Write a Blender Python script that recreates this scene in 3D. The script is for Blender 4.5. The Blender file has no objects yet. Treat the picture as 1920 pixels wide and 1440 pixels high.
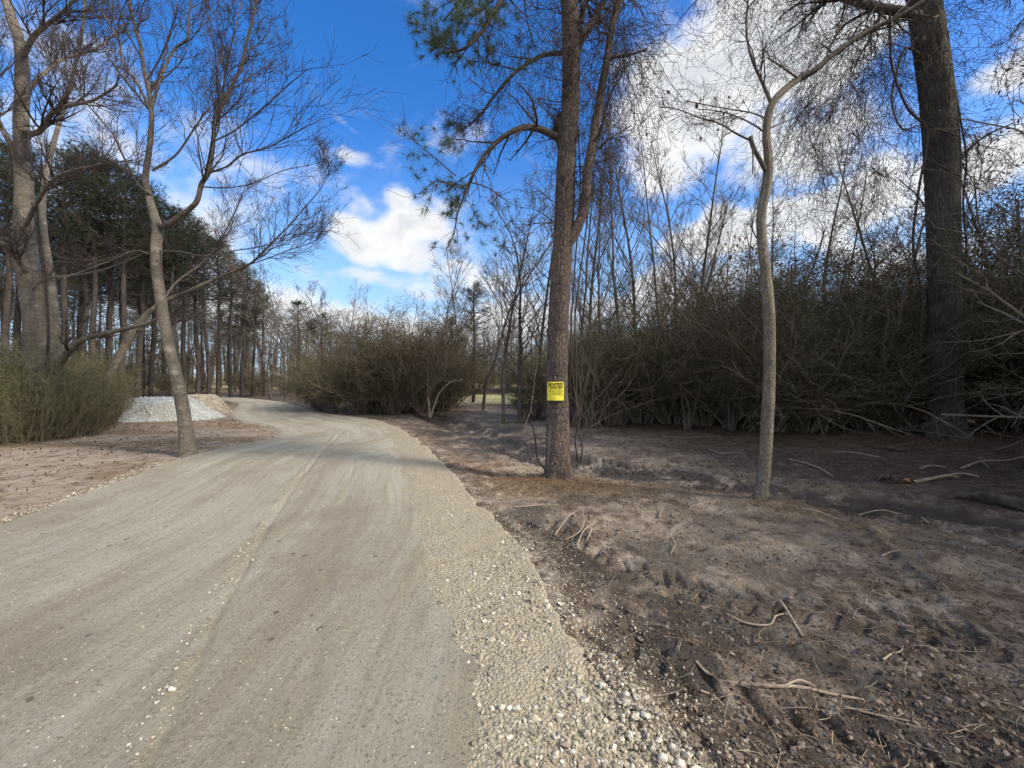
import bpy, math, random
import numpy as np
from mathutils import Vector, Matrix, Quaternion
PI = math.pi
scene = bpy.context.scene
col = scene.collection
random.seed(7); RN = np.random.default_rng(11)
F = 740.0; EYE = 1.6; HZ = 705.0

def at(px, py, Y):
    """world point seen at photo pixel (px,py) at distance Y in front of the camera"""
    return Vector(((px-960)/F*Y, Y, EYE-(py-HZ)/F*Y))

# ------------------------------------------------------------------ noise
def _h(ix, iy, s):
    v = np.sin(ix*127.1+iy*311.7+s*74.7)*43758.5453
    return v-np.floor(v)
def vn(x, y, s=0):
    x = np.asarray(x, float); y = np.asarray(y, float)
    ix = np.floor(x); iy = np.floor(y); fx = x-ix; fy = y-iy
    fx = fx*fx*(3-2*fx); fy = fy*fy*(3-2*fy)
    a = _h(ix, iy, s); b = _h(ix+1, iy, s); c = _h(ix, iy+1, s); d = _h(ix+1, iy+1, s)
    return a+(b-a)*fx+(c-a)*fy+(a-b-c+d)*fx*fy
def fbm(x, y, o=4, s=0):
    t = 0; a = .5; n = 0
    for i in range(o):
        t = t+a*vn(x*2**i+i*3.7, y*2**i-i*1.3, s+i); n += a; a *= .5
    return t/n-.5
def sst(a, b, x):
    t = np.clip((np.asarray(x, float)-a)/(b-a), 0, 1); return t*t*(3-2*t)

# ------------------------------------------------------------------ road edges and terrain
XL = np.array([(-30,-6.5),(-8,-5.7),(0,-5.45),(4.23,-5.49),(5.15,-5.77),(7.2,-6.4),(8.8,-6.45),(9.9,-6.15),(10.9,-6.4),(12.5,-7.75),(13.9,-9.6),(16.2,-11.6),(19,-13.4),(22.8,-15.8),(27,-20),(32,-27)])
XR = np.array([(-30,1.2),(-8,.5),(0,.15),(1.61,-.087),(2,-.215),(2.5,-.44),(3.43,-.79),(4.83,-1.27),(7.18,-2.08),(9.47,-2.88),(12.5,-4.04),(14.8,-5.7),(16.4,-8),(19.7,-10.7),(23.7,-13.8),(27,-17.4),(32,-24)])
XS = np.array([(-30,2),(-8,1.3),(0,.95),(1.61,.72),(2.02,.60),(2.49,.40),(3.34,.225),(3.88,.13),(4.64,-.3),(6.07,-.74),(7.6,-1.34),(9.5,-2.18),(12.5,-3.6),(14.8,-5.3),(16.4,-7.6),(19.7,-10.4),(23.7,-13.5),(27,-17.2),(32,-23.8)])
def ed(t, y): return np.interp(y, t[:, 0], t[:, 1])
def gauss(x, y, cx, cy, sx, sy=None):
    sy = sy or sx
    return np.exp(-((x-cx)/sx)**2-((y-cy)/sy)**2)
def seg_d(x, y, pts):
    """distance to a polyline and arc length along it"""
    best = np.full(np.shape(x), 1e9); arc = np.zeros(np.shape(x)); side = np.zeros(np.shape(x)); acc = 0
    for (ax, ay), (bx, by) in zip(pts[:-1], pts[1:]):
        dx, dy = bx-ax, by-ay; L = math.hypot(dx, dy)
        t = np.clip(((x-ax)*dx+(y-ay)*dy)/L/L, 0, 1)
        qx = x-(ax+dx*t); qy = y-(ay+dy*t); d = np.hypot(qx, qy)
        m = d < best
        best = np.where(m, d, best); arc = np.where(m, acc+t*L, arc); side = np.where(m, (dx*qy-dy*qx)/L, side); acc += L
    return best, arc, side
def gp(px, py):
    Y = EYE*F/(py-HZ); return ((px-960)/F*Y, Y)
BERM = [(-.3, 6.1), (.72, 6.15), (2.0, 5.6), (3.2, 4.95), (4.2, 3.6), (5.0, 2.4), (6, 1)]
TRACKS = [([gp(1010, 985), gp(1120, 1045), gp(1260, 1085), gp(1450, 1110), gp(1700, 1150), gp(1990, 1200)], .22),
          ([gp(1150, 1210), gp(1240, 1270), gp(1400, 1320), gp(1620, 1400), gp(1900, 1500)], .25),
          ([gp(1300, 1440), gp(1500, 1520), gp(1900, 1700)], .2),
          ([gp(1560, 960), gp(1700, 1080), gp(1850, 1240), gp(2000, 1420)], .16)]
for o_ in (0, .55):
    TRACKS.append(([(-2.2+o_, 13), (-.2+o_, 9.2), (1.6+o_, 7.6), (3.8+o_, 6.6), (6.5+o_, 5.0)], .13))
TRENCH = [(-3.6, 17), (-1.35, 12.6), (-.3, 9.8), (1.3, 7.6), (3.3, 6.3), (5.2, 4.8), (6.5, 3.2), (7.4, 1)]
def Hc(x, y):
    """coarse terrain height"""
    x = np.asarray(x, float); y = np.asarray(y, float)
    mr = sst(0, .7, x-ed(XS, y)); ml = sst(0, .8, ed(XL, y)-x)
    h = -.035*mr-.02*ml
    d, a, s = seg_d(x, y, BERM)
    h = h+mr*(.05*np.exp(-(d/.5)**2)+.03*gauss(x, y, .75, 6.2, .6)+.03*gauss(x, y, 3.15, 5.05, .45))
    d, a, s = seg_d(x, y, TRENCH)
    h = h-mr*.16*np.exp(-(d/.6)**2)-mr*.05*sst(.5, 2.5, y-5+.3*x)*(1-sst(14, 22, y))
    h = h+mr*.13*(fbm(x*.45, y*.45, 3, 5))+ml*.09*fbm(x*.6, y*.6, 3, 9)
    h = h+mr*.05*fbm(x*1.8, y*1.8, 3, 15)+ml*.03*fbm(x*1.8, y*1.8, 3, 19)
    r = np.hypot(x, y)
    return h+sst(30, 130, r)*1.2
def Hf(x, y):
    """fine terrain: treads, clods, scraped crusts"""
    h = Hc(x, y)
    mr = sst(0.0, .25, x-ed(XS, y)); ml = sst(0, .3, ed(XL, y)-x)
    near = 1-sst(9, 16, np.hypot(x, y))
    tb = 0*x
    for pts, w in TRACKS: tb = np.maximum(tb, 1-sst(w*.9, w*1.3, seg_d(x, y, pts)[0]))
    mr = mr*(1-.5*tb)
    lump_ = sst(.35, .75, vn(x*.9+3, y*.9, 61))
    h = h+near*(mr*((.030+.05*lump_)*fbm(x*7, y*7, 4, 21)+.022*fbm(x*24, y*24, 2, 31)+.05*fbm(x*2.4, y*4.2, 3, 37))+ml*(.02*fbm(x*6, y*6, 4, 23)))
    for pts, w in TRACKS:
        d, a, s = seg_d(x, y, pts)
        band = 1-sst(w*.85, w*1.15, d)
        ph = (a+np.abs(s)*.5)/.17+(s > 0)*.5; fr = ph-np.floor(ph)
        lug = sst(.04, .10, fr)*(1-sst(.36, .44, fr))*sst(.012, .03, np.abs(s))
        keep = sst(.22, .36, vn(x*1.9, y*1.9, 77))
        h = h+near*keep*(band*(-.010-.030*lug)+.016*np.exp(-((d-w*1.25)/.05)**2))
    d, a, s = seg_d(x, y, TRENCH)   # smooth wheel ruts with pushed-up lips
    far_ = mr*(1-sst(16, 20, y))
    for o_ in (-.42, .42):
        q = s-o_+.08*fbm(a*1.5, a*0+o_, 2, 12)
        h = h+far_*(-.055*np.exp(-(q/.13)**2)+.035*np.exp(-((np.abs(q)-.24)/.06)**2))
    # crack-like scuffs
    h = h-near*mr*.012*sst(.46, .5, vn(x*3+fbm(x*5, y*5, 3, 3)*2, y*3, 41))*(1-sst(.5, .54, vn(x*3+fbm(x*5, y*5, 3, 3)*2, y*3, 41)))
    return h
def gz(x, y): return float(Hc(np.array([x]), np.array([y]))[0])

# ------------------------------------------------------------------ tagging
def tag(o, label=None, cat=None, group=None, kind=None):
    if label: o['label'] = label
    if cat: o['category'] = cat
    if group: o['group'] = group
    if kind: o['kind'] = kind
    return o
def empty(name, loc, label, cat, group=None, rz=0, sc=1):
    o = bpy.data.objects.new(name, None); col.objects.link(o)
    o.location = loc; o.rotation_euler = (0, 0, rz); o.scale = (sc, sc, sc); o.empty_display_size = .2
    return tag(o, label, cat, group)
def link(name, me, mat=None, parent=None):
    o = bpy.data.objects.new(name, me); col.objects.link(o)
    if mat is not None and not me.materials: me.materials.append(mat)
    if parent is not None: o.parent = parent
    return o
def copy_tree(o, parent=None):
    c = o.copy(); col.objects.link(c); c.parent = parent
    for ch in [q for q in bpy.data.objects if q.parent == o]: copy_tree(ch, c)
    return c
KIDS = {}
def dup(root, loc, rz, sc, label, group):
    if root not in KIDS:
        KIDS[root] = [q for q in bpy.data.objects if q.parent == root]
    c = root.copy(); col.objects.link(c)
    for ch in KIDS[root]:
        k = ch.copy(); col.objects.link(k); k.parent = c
    c.location = loc; c.rotation_euler = (0, 0, rz)
    c.scale = sc if isinstance(sc, tuple) else (sc, sc, sc)
    c['label'] = label; c['group'] = group
    return c

# ------------------------------------------------------------------ mesh helpers
def mesh_np(name, V, faces_n, FI, smooth=True, uv=None, attrs=None):
    """V (N,3); faces all with faces_n corners, FI (M,faces_n)"""
    me = bpy.data.meshes.new(name)
    FI = np.asarray(FI, np.int32); M = len(FI)
    me.vertices.add(len(V)); me.vertices.foreach_set('co', np.asarray(V, np.float32).ravel())
    me.loops.add(M*faces_n); me.loops.foreach_set('vertex_index', FI.ravel())
    me.polygons.add(M); me.polygons.foreach_set('loop_start', np.arange(0, M*faces_n, faces_n, dtype=np.int32))
    me.polygons.foreach_set('use_smooth', np.full(M, smooth))
    if uv is not None:
        l = me.uv_layers.new(name='UVMap'); l.data.foreach_set('uv', np.asarray(uv, np.float32)[FI.ravel()].ravel())
    if attrs:
        for k, a in attrs.items():
            at_ = me.attributes.new(k, 'FLOAT', 'POINT'); at_.data.foreach_set('value', np.asarray(a, np.float32).ravel())
    me.update(calc_edges=True); me.validate(clean_customdata=False)
    return me

class Tubes:
    def __init__(s): s.b = {}
    def add(s, pts, rad, sides=4):
        s.b.setdefault((len(pts), sides), []).append((pts, rad))
    def mesh(s, name):
        Vs = []; Fs = []; off = 0
        for (n, k), L in s.b.items():
            P = np.array([[tuple(p) for p in q[0]] for q in L], float); R = np.array([q[1] for q in L], float)
            K = len(L)
            T = np.gradient(P, axis=1); T /= np.linalg.norm(T, axis=2, keepdims=True)+1e-9
            ref = np.zeros_like(T); m = T[:, :1, 2:3]; m = np.abs(m) > .9
            ref[..., 0] = np.where(m[..., 0], 1, 0); ref[..., 2] = np.where(m[..., 0], 0, 1)
            A = np.cross(T, ref); A /= np.linalg.norm(A, axis=2, keepdims=True)+1e-9
            B = np.cross(T, A)
            th = np.arange(k)*2*PI/k
            V = P[:, :, None, :]+R[:, :, None, None]*(np.cos(th)[None, None, :, None]*A[:, :, None, :]+np.sin(th)[None, None, :, None]*B[:, :, None, :])
            Vs.append(V.reshape(-1, 3))
            base = off+(np.arange(K)*n*k)[:, None, None]
            i = np.arange(n-1)[None, :, None]*k; j = np.arange(k)[None, None, :]; j2 = (j+1) % k
            a = base+i+j; b = base+i+j2; c = base+i+k+j2; d = base+i+k+j
            Fs.append(np.stack([a, b, c, d], -1).reshape(-1, 4)); off += K*n*k
        return mesh_np(name, np.concatenate(Vs), 4, np.concatenate(Fs))

def spline(pts, rad, step=.08):
    P = [Vector(p) for p in pts]; out = []; ro = []
    Q = [P[0]*2-P[1]]+P+[P[-1]*2-P[-2]]
    for i in range(len(P)-1):
        a, b, c, d = Q[i:i+4]; n = max(2, int((c-b).length/step))
        for k in range(n):
            t = k/n
            out.append(.5*((2*b)+(c-a)*t+(2*a-5*b+4*c-d)*t*t+(3*b-a-3*c+d)*t**3)); ro.append(rad[i]+(rad[i+1]-rad[i])*t)
    out.append(P[-1]); ro.append(rad[-1])
    return out, ro
def trunk_mesh(name, pts, rad, sides=40, step=.04, disp=None, flare=0, flare_h=.35, lobes=5, seed=0, z0=0):
    P, R = spline(pts, rad, step); P = np.array([tuple(p) for p in P]); R = np.array(R)
    T = np.gradient(P, axis=0); T /= np.linalg.norm(T, axis=1, keepdims=True)
    ref = np.array([0, -1., 0]); A = np.cross(ref, T); A /= np.linalg.norm(A, axis=1, keepdims=True); B = np.cross(T, A)
    S = np.concatenate([[0], np.cumsum(np.linalg.norm(np.diff(P, axis=0), axis=1))])
    th = np.arange(sides+1)*2*PI/sides
    TH, SS = np.meshgrid(th, S); RR = R[:, None]*np.ones_like(TH)
    if flare: RR = RR+flare*np.exp(-SS/flare_h)*(1+.45*np.cos(TH*lobes+seed)+.25*np.cos(TH*3+seed*2))
    if disp is not None:
        RR = RR+disp(TH, SS, RR)
    V = P[:, None]+RR[..., None]*(np.cos(TH)[..., None]*A[:, None]+np.sin(TH)[..., None]*B[:, None])
    n = len(P); w = sides+1
    i, j = np.meshgrid(np.arange(n-1), np.arange(sides), indexing='ij'); a = i*w+j
    FI = np.stack([a, a+1, a+w+1, a+w], -1).reshape(-1, 4)
    uv = np.stack([TH*R.mean(), SS], -1).reshape(-1, 2)
    return mesh_np(name, V.reshape(-1, 3), 4, FI, uv=uv)
def per(TH, f):  # periodic coordinates for noise round a trunk
    return np.cos(TH)*f, np.sin(TH)*f
def plates(amp, fu, fv, seed=0):
    def d(TH, SS, RR):
        n = fu
        u = TH/(2*PI)*n; v = SS*fv
        w = 1.2*fbm(np.cos(TH)*3+5, SS*3+np.sin(TH)*3, 3, seed+2)
        row = np.floor(v*1.0+w); 
        x1 = np.mod(u+_h(row, row*0, seed)*3+w, 1); y1 = np.mod(v+w, 1)
        e = np.minimum(np.minimum(x1, 1-x1)*1.0, np.minimum(y1, 1-y1)*2.2)
        return amp*(sst(.02, .22, e)-.6)+amp*1.2*fbm(np.cos(TH)*9+SS*4, np.sin(TH)*9+SS*20, 3, seed+5)
    return d
def ridges(amp, n, seed=0, ks=1.4):
    def d(TH, SS, RR):
        w = fbm(np.cos(TH)*2, np.sin(TH)*2+SS*ks, 3, seed)*2.2
        return amp*(np.abs(np.sin(TH*n/2+w*3))-.6)+amp*fbm(np.cos(TH)*8, np.sin(TH)*8+SS*7, 3, seed+5)
    return d
def rings(amp, seed=0):
    def d(TH, SS, RR):
        return amp*fbm(np.cos(TH)*1.5+3, np.sin(TH)*1.5+SS*1.6, 3, seed)*3+amp*.7*fbm(np.cos(TH)*3, SS*30+np.sin(TH), 2, seed+3)
    return d

def rvec(s=1): return Vector((random.gauss(0, s), random.gauss(0, s), random.gauss(0, s)))
def side_dir(d, ang):
    a = d.cross(Vector((random.uniform(-1, 1), random.uniform(-1, 1), random.uniform(-1, 1))))
    if a.length < 1e-3: a = Vector((1, 0, 0))
    return (Quaternion(a.normalized(), ang) @ d).normalized()
class Spec:
    def __init__(s, **k):
        s.seg = [8, 6, 5, 4, 4]; s.wob = [.05, .12, .16, .2, .22]; s.trop = [.03, .06, .05, .03, 0]
        s.n = [16, 8, 5, 4, 0]; s.ratio = [.45, .5, .5, .5]; s.rr = [.5, .6, .6, .6]; s.ang = [.9, .75, .7, .7]
        s.t0 = [.3, .2, .15, .1]; s.maxl = 3; s.rmin = .004; s.taper = .25; s.hi = 6
        s.__dict__.update(k)
def grow(T, p, d, L, r, lvl, S, ends=None, fine=None):
    n = S.seg[lvl]; pts = [p.copy()]; ds = []; q = p.copy(); dd = d.copy()
    for i in range(n):
        dd = (dd+rvec(S.wob[lvl])+Vector((0, 0, S.trop[lvl]))).normalized()
        q = q+dd*(L/n); pts.append(q.copy()); ds.append(dd.copy())
    r = max(r, S.rmin); rad = [max(S.rmin*.7, r*(1-(1-S.taper)*(i/n))) for i in range(n+1)]
    tgt = fine if (fine is not None and lvl >= 2) else T
    tgt.add(pts, rad, S.hi if lvl == 0 else (5 if lvl == 1 else 3))
    if ends is not None and lvl >= S.maxl-1: ends.append((pts[-1], ds[-1], pts))
    if lvl < S.maxl: spawn(T, pts, rad, L, lvl, S, ends, fine)
def spawn(T, pts, rad, L, lvl, S, ends=None, fine=None, num=None, t0=None, t1=1.0):
    n = len(pts)-1
    for c in range(S.n[lvl] if num is None else num):
        t = random.uniform(S.t0[lvl] if t0 is None else t0, t1); f = min(t*n, n-1e-4); i = int(f); f -= i
        p = pts[i].lerp(pts[i+1], f); d = (pts[i+1]-pts[i]).normalized()
        r = (rad[i]+(rad[i+1]-rad[i])*f)*S.rr[lvl]
        cd = side_dir(d, S.ang[lvl]*random.uniform(.7, 1.25))
        grow(T, p, cd, L*S.ratio[lvl]*random.uniform(.6, 1.15)*(1.15-.55*t), r, lvl+1, S, ends, fine)

def needles(C, D, N=30, L=.14, w=.003, spread=1.0, name='needles'):
    """tufts of needles: C (K,3) centres, D (K,3) directions"""
    C = np.asarray(C, float); D = np.asarray(D, float); K = len(C)
    d = RN.normal(size=(K, N, 3))*spread+D[:, None]*.9; d /= np.linalg.norm(d, axis=2, keepdims=True)
    ln = L*RN.uniform(.7, 1.15, (K, N, 1)); b = C[:, None]-D[:, None]*RN.uniform(0, .06, (K, N, 1))
    s = np.cross(d, RN.normal(size=(K, N, 3))); s /= np.linalg.norm(s, axis=2, keepdims=True)+1e-9
    V = np.stack([b-s*w, b+s*w, b+d*ln], 2).reshape(-1, 3)
    return mesh_np(name, V, 3, np.arange(len(V)).reshape(-1, 3), smooth=False, attrs={'tone': np.repeat(RN.random(K*N), 3)})
def leaves(C, s=.04, asp=.5, name='leaves', droop=0):
    C = np.asarray(C, float); K = len(C)
    d = RN.normal(size=(K, 3)); d[:, 2] -= droop; d /= np.linalg.norm(d, axis=1, keepdims=True)
    n = np.cross(d, RN.normal(size=(K, 3))); n /= np.linalg.norm(n, axis=1, keepdims=True)
    z = s*RN.uniform(.6, 1.3, (K, 1))*(1 if name != 'leaf_litter' else (1+sst(3, 9, C[:, 1:2]))); k = np.cross(d, n)*z*.15
    V = np.stack([C, C+d*z*.5+n*z*asp*.5+k, C+d*z, C+d*z*.5-n*z*asp*.5+k], 1).reshape(-1, 3)
    return mesh_np(name, V, 4, np.arange(len(V)).reshape(-1, 4), smooth=False, attrs={'tone': np.repeat(RN.random(K), 4)})
ICO = None
def stones(P, S, flat=.65, name='stones', jit=.22):
    global ICO
    if ICO is None:
        t = (1+5**.5)/2
        v = np.array([(-1,t,0),(1,t,0),(-1,-t,0),(1,-t,0),(0,-1,t),(0,1,t),(0,-1,-t),(0,1,-t),(t,0,-1),(t,0,1),(-t,0,-1),(-t,0,1)], float)
        v /= np.linalg.norm(v[0])
        f = np.array([(0,11,5),(0,5,1),(0,1,7),(0,7,10),(0,10,11),(1,5,9),(5,11,4),(11,10,2),(10,7,6),(7,1,8),(3,9,4),(3,4,2),(3,2,6),(3,6,8),(3,8,9),(4,9,5),(2,4,11),(6,2,10),(8,6,7),(9,8,1)])
        ICO = (v, f)
    v, f = ICO; K = len(P)
    V = v[None]*(1+RN.normal(0, jit, (K, 12, 1))); V = V*RN.uniform(.6, 1.25, (K, 1, 3)); V[..., 2] *= flat
    a = RN.uniform(0, 2*PI, K); c, s = np.cos(a)[:, None], np.sin(a)[:, None]
    b = RN.normal(0, .35, K); cb, sb = np.cos(b)[:, None], np.sin(b)[:, None]
    y = V[..., 1]*cb-V[..., 2]*sb; z = V[..., 1]*sb+V[..., 2]*cb
    X = V[..., 0]*c-y*s; Y = V[..., 0]*s+y*c
    W = np.stack([X, Y, z], -1)*np.asarray(S)[:, None, None]+np.asarray(P)[:, None]
    FI = (f[None]+(np.arange(K)*12)[:, None, None]).reshape(-1, 3)
    return mesh_np(name, W.reshape(-1, 3), 3, FI, smooth=False, attrs={'tone': np.repeat(RN.random(K), 12)})

# ------------------------------------------------------------------ materials
class NT:
    def __init__(s, tree): s.t = tree; s.n = tree.nodes; s.l = tree.links
    def new(s, ty, **k):
        n = s.n.new(ty)
        for a, b in k.items():
            if hasattr(n, a): setattr(n, a, b)
        return n
    def inp(s, sock, v):
        if isinstance(v, bpy.types.NodeSocket): s.l.new(v, sock)
        elif v is not None:
            if sock.type == 'RGBA' and len(v) == 3: v = (*v, 1)
            sock.default_value = v
    def math(s, op, a, b=None, clamp=False):
        n = s.new('ShaderNodeMath', operation=op, use_clamp=clamp); s.inp(n.inputs[0], a)
        if b is not None: s.inp(n.inputs[1], b)
        return n.outputs[0]
    def vmath(s, op, a, b=None):
        n = s.new('ShaderNodeVectorMath', operation=op); s.inp(n.inputs[0], a)
        if b is not None: s.inp(n.inputs[1], b)
        return n.outputs['Value'] if op in ('DOT_PRODUCT', 'LENGTH') else n.outputs[0]
    def mix(s, f, a, b, blend='MIX'):
        n = s.new('ShaderNodeMix', data_type='RGBA', blend_type=blend); s.inp(n.inputs[0], f); s.inp(n.inputs[6], a); s.inp(n.inputs[7], b)
        return n.outputs[2]
    def noise(s, vec, scale, detail=5, rough=.6, dist=0):
        n = s.new('ShaderNodeTexNoise'); s.inp(n.inputs['Vector'], vec); n.inputs['Scale'].default_value = scale
        n.inputs['Detail'].default_value = detail; n.inputs['Roughness'].default_value = rough; n.inputs['Distortion'].default_value = dist
        return n.outputs[0]
    def vor(s, vec, scale, feature='F1', out='Distance'):
        n = s.new('ShaderNodeTexVoronoi', feature=feature); s.inp(n.inputs['Vector'], vec); n.inputs['Scale'].default_value = scale
        return n.outputs[out]
    def ramp(s, f, lo, hi, a=0., b=1.):
        n = s.new('ShaderNodeMapRange', interpolation_type='SMOOTHSTEP'); s.inp(n.inputs[0], f)
        for i, v in zip((1, 2, 3, 4), (lo, hi, a, b)): n.inputs[i].default_value = v
        return n.outputs[0]
    def scale(s, vec, v):
        n = s.new('ShaderNodeMapping'); s.inp(n.inputs[0], vec); n.inputs['Scale'].default_value = v
        return n.outputs[0]
    def attr(s, name, ty='GEOMETRY'):
        n = s.new('ShaderNodeAttribute', attribute_name=name); n.attribute_type = ty; return n.outputs['Fac']
def material(name):
    m = bpy.data.materials.new(name); m.use_nodes = True; t = NT(m.node_tree); b = t.n['Principled BSDF']
    b.inputs['Roughness'].default_value = .9; b.inputs['Specular IOR Level'].default_value = .2
    tc = t.new('ShaderNodeTexCoord')
    return m, t, b, tc
def bump(t, b, h, dist, strength=1.0, prev=None):
    n = t.new('ShaderNodeBump'); n.inputs['Strength'].default_value = strength; n.inputs['Distance'].default_value = dist
    t.inp(n.inputs['Height'], h)
    if prev is not None: t.l.new(prev, n.inputs['Normal'])
    t.l.new(n.outputs[0], b.inputs['Normal']); return n.outputs[0]

def mat_ground():
    m, t, b, tc = material('churned_earth'); o = tc.outputs['Object']
    n1 = t.noise(o, .9, 6, .6); n2 = t.noise(o, 5, 7, .65); n3 = t.noise(o, 30, 6, .7); n4 = t.noise(o, 150, 3, .7)
    c = t.mix(t.ramp(n1, .35, .65), (.235, .185, .14), (.325, .27, .215))
    c = t.mix(t.ramp(n2, .42, .62), c, (.115, .083, .06))
    c = t.mix(t.math('MULTIPLY', t.ramp(n2, .50, .38), .8), c, (.44, .375, .305))
    c = t.mix(t.ramp(n3, .52, .68, 0, .8), c, (.06, .042, .033))
    c = t.mix(t.ramp(n3, .44, .32, 0, .6), c, (.40, .33, .27))
    sand = t.math('MULTIPLY', t.attr('sand'), t.ramp(t.noise(t.scale(o, (1, 1.0, 1)), 2.6, 7, .7, .5), .37, .52))
    c = t.mix(t.math('MULTIPLY', sand, .9), c, t.mix(t.ramp(n2, .3, .7), (.46, .40, .33), (.35, .28, .205)))
    straw = t.math('MULTIPLY', t.attr('straw'), t.ramp(n2, .33, .5))
    c = t.mix(straw, c, t.mix(t.ramp(n3, .4, .6), (.28, .215, .13), (.16, .11, .07)))
    red = t.math('MULTIPLY', t.attr('red'), t.ramp(t.noise(o, 2, 6, .65), .4, .6))
    c = t.mix(red, c, (.19, .12, .078))
    wet = t.math('MULTIPLY', t.attr('wet'), t.ramp(t.noise(o, 1.7, 5, .65, .3), .36, .52))
    c = t.mix(t.math('MULTIPLY', wet, .92), c, (.07, .06, .052))
    lit = t.math('MULTIPLY', t.attr('litter'), .9)
    c = t.mix(lit, c, t.mix(t.ramp(n3, .4, .6), (.045, .028, .02), (.10, .06, .04)))
    c = t.mix(t.attr('grass'), c, t.mix(t.ramp(n2, .4, .6), (.52, .45, .25), (.38, .36, .17)))
    t.inp(b.inputs['Base Color'], c)
    t.inp(b.inputs['Roughness'], t.math('SUBTRACT', .95, t.math('MULTIPLY', wet, .58)))
    v = t.vor(o, 38); h = t.math('ADD', t.math('MULTIPLY', n2, .9), t.math('ADD', t.math('MULTIPLY', n3, .9), t.math('MULTIPLY', n4, .35)))
    h = t.math('ADD', h, t.math('MULTIPLY', v, .25))
    bump(t, b, h, .045, 1.0); return m
def mat_road():
    m, t, b, tc = material('packed_gravel_road'); o = tc.outputs['Object']; uv = tc.outputs['UV']
    s1 = t.noise(t.scale(uv, (1.5, .12, 1)), 1.6, 5, .6); s2 = t.noise(t.scale(uv, (11, .5, 1)), 1.2, 6, .7)
    n1 = t.noise(o, .8, 5); n3 = t.noise(o, 45, 6, .75); n4 = t.noise(o, 210, 3, .8)
    c = t.mix(t.ramp(s1, .36, .64), (.355, .322, .245), (.45, .43, .355))
    c = t.mix(t.ramp(s2, .45, .66, 0, .45), c, (.29, .25, .18))
    c = t.mix(t.ramp(s2, .46, .30, 0, .5), c, (.47, .44, .355))
    c = t.mix(t.ramp(n1, .48, .66, 0, .6), c, (.27, .23, .18))
    c = t.mix(t.ramp(n3, .53, .68, 0, .85), c, (.14, .12, .10))
    c = t.mix(t.ramp(n3, .45, .33, 0, .5), c, (.58, .54, .44))
    vc = t.new('ShaderNodeTexVoronoi'); t.inp(vc.inputs['Vector'], o); vc.inputs['Scale'].default_value = 62
    sep = t.new('ShaderNodeSeparateColor'); t.l.new(vc.outputs['Color'], sep.inputs[0])
    peb = t.math('MULTIPLY', t.ramp(sep.outputs[0], .74, .80), t.ramp(vc.outputs['Distance'], .38, .26))
    c = t.mix(t.math('MULTIPLY', peb, .7), c, t.mix(sep.outputs[1], (.50, .46, .38), (.25, .225, .19)))
    c = t.mix(t.math('MULTIPLY', t.ramp(n4, .5, .7), .35), c, (.13, .115, .10))
    # scattered damp spots and drips
    vv = t.new('ShaderNodeTexVoronoi'); t.inp(vv.inputs['Vector'], t.vmath('ADD', o, t.scale(t.new('ShaderNodeTexNoise').outputs[1], (.15, .15, 0)))); vv.inputs['Scale'].default_value = 8
    s_ = t.new('ShaderNodeSeparateColor'); t.l.new(vv.outputs['Color'], s_.inputs[0])
    spot = t.math('MULTIPLY', t.ramp(s_.outputs[0], .72, .75), t.ramp(t.math('ADD', vv.outputs['Distance'], t.math('MULTIPLY', n3, .35)), .36, .30))
    spot = t.math('MULTIPLY', spot, t.ramp(t.noise(o, .9, 3), .44, .55))
    c = t.mix(t.math('MULTIPLY', spot, .75), c, (.13, .10, .085))
    t.inp(b.inputs['Base Color'], c)
    h = t.math('ADD', t.math('MULTIPLY', n3, .6), t.math('ADD', t.math('MULTIPLY', s2, .5), t.math('MULTIPLY', n4, .4)))
    h = t.math('ADD', h, t.math('MULTIPLY', peb, .45))
    bump(t, b, h, .03, 1.0); return m
def mat_shoulder():
    m, t, b, tc = material('loose_gravel_bed'); o = tc.outputs['Object']
    n1 = t.noise(o, 2.2, 5); n3 = t.noise(o, 40, 6, .75)
    vc = t.new('ShaderNodeTexVoronoi'); t.inp(vc.inputs['Vector'], o); vc.inputs['Scale'].default_value = 55
    v2 = t.new('ShaderNodeTexVoronoi'); t.inp(v2.inputs['Vector'], o); v2.inputs['Scale'].default_value = 120
    sep = t.new('ShaderNodeSeparateColor'); t.l.new(vc.outputs['Color'], sep.inputs[0])
    c = t.mix(t.ramp(n1, .35, .65), (.345, .30, .215), (.42, .38, .29))
    c = t.mix(t.math('MULTIPLY', t.ramp(sep.outputs[0], .3, .9), .55), c, t.mix(sep.outputs[1], (.50, .45, .35), (.27, .235, .19)))
    c = t.mix(t.math('MULTIPLY', t.ramp(vc.outputs['Distance'], .42, .72, 0, .55), t.ramp(n1, .4, .6)), c, (.17, .145, .11))
    c = t.mix(t.ramp(n3, .52, .7, 0, .5), c, (.17, .145, .11))
    t.inp(b.inputs['Base Color'], c)
    h = t.math('SUBTRACT', t.math('MULTIPLY', n3, .7), t.math('ADD', vc.outputs['Distance'], t.math('MULTIPLY', v2.outputs['Distance'], .4)))
    bump(t, b, h, .011, 1.0); return m
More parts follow.
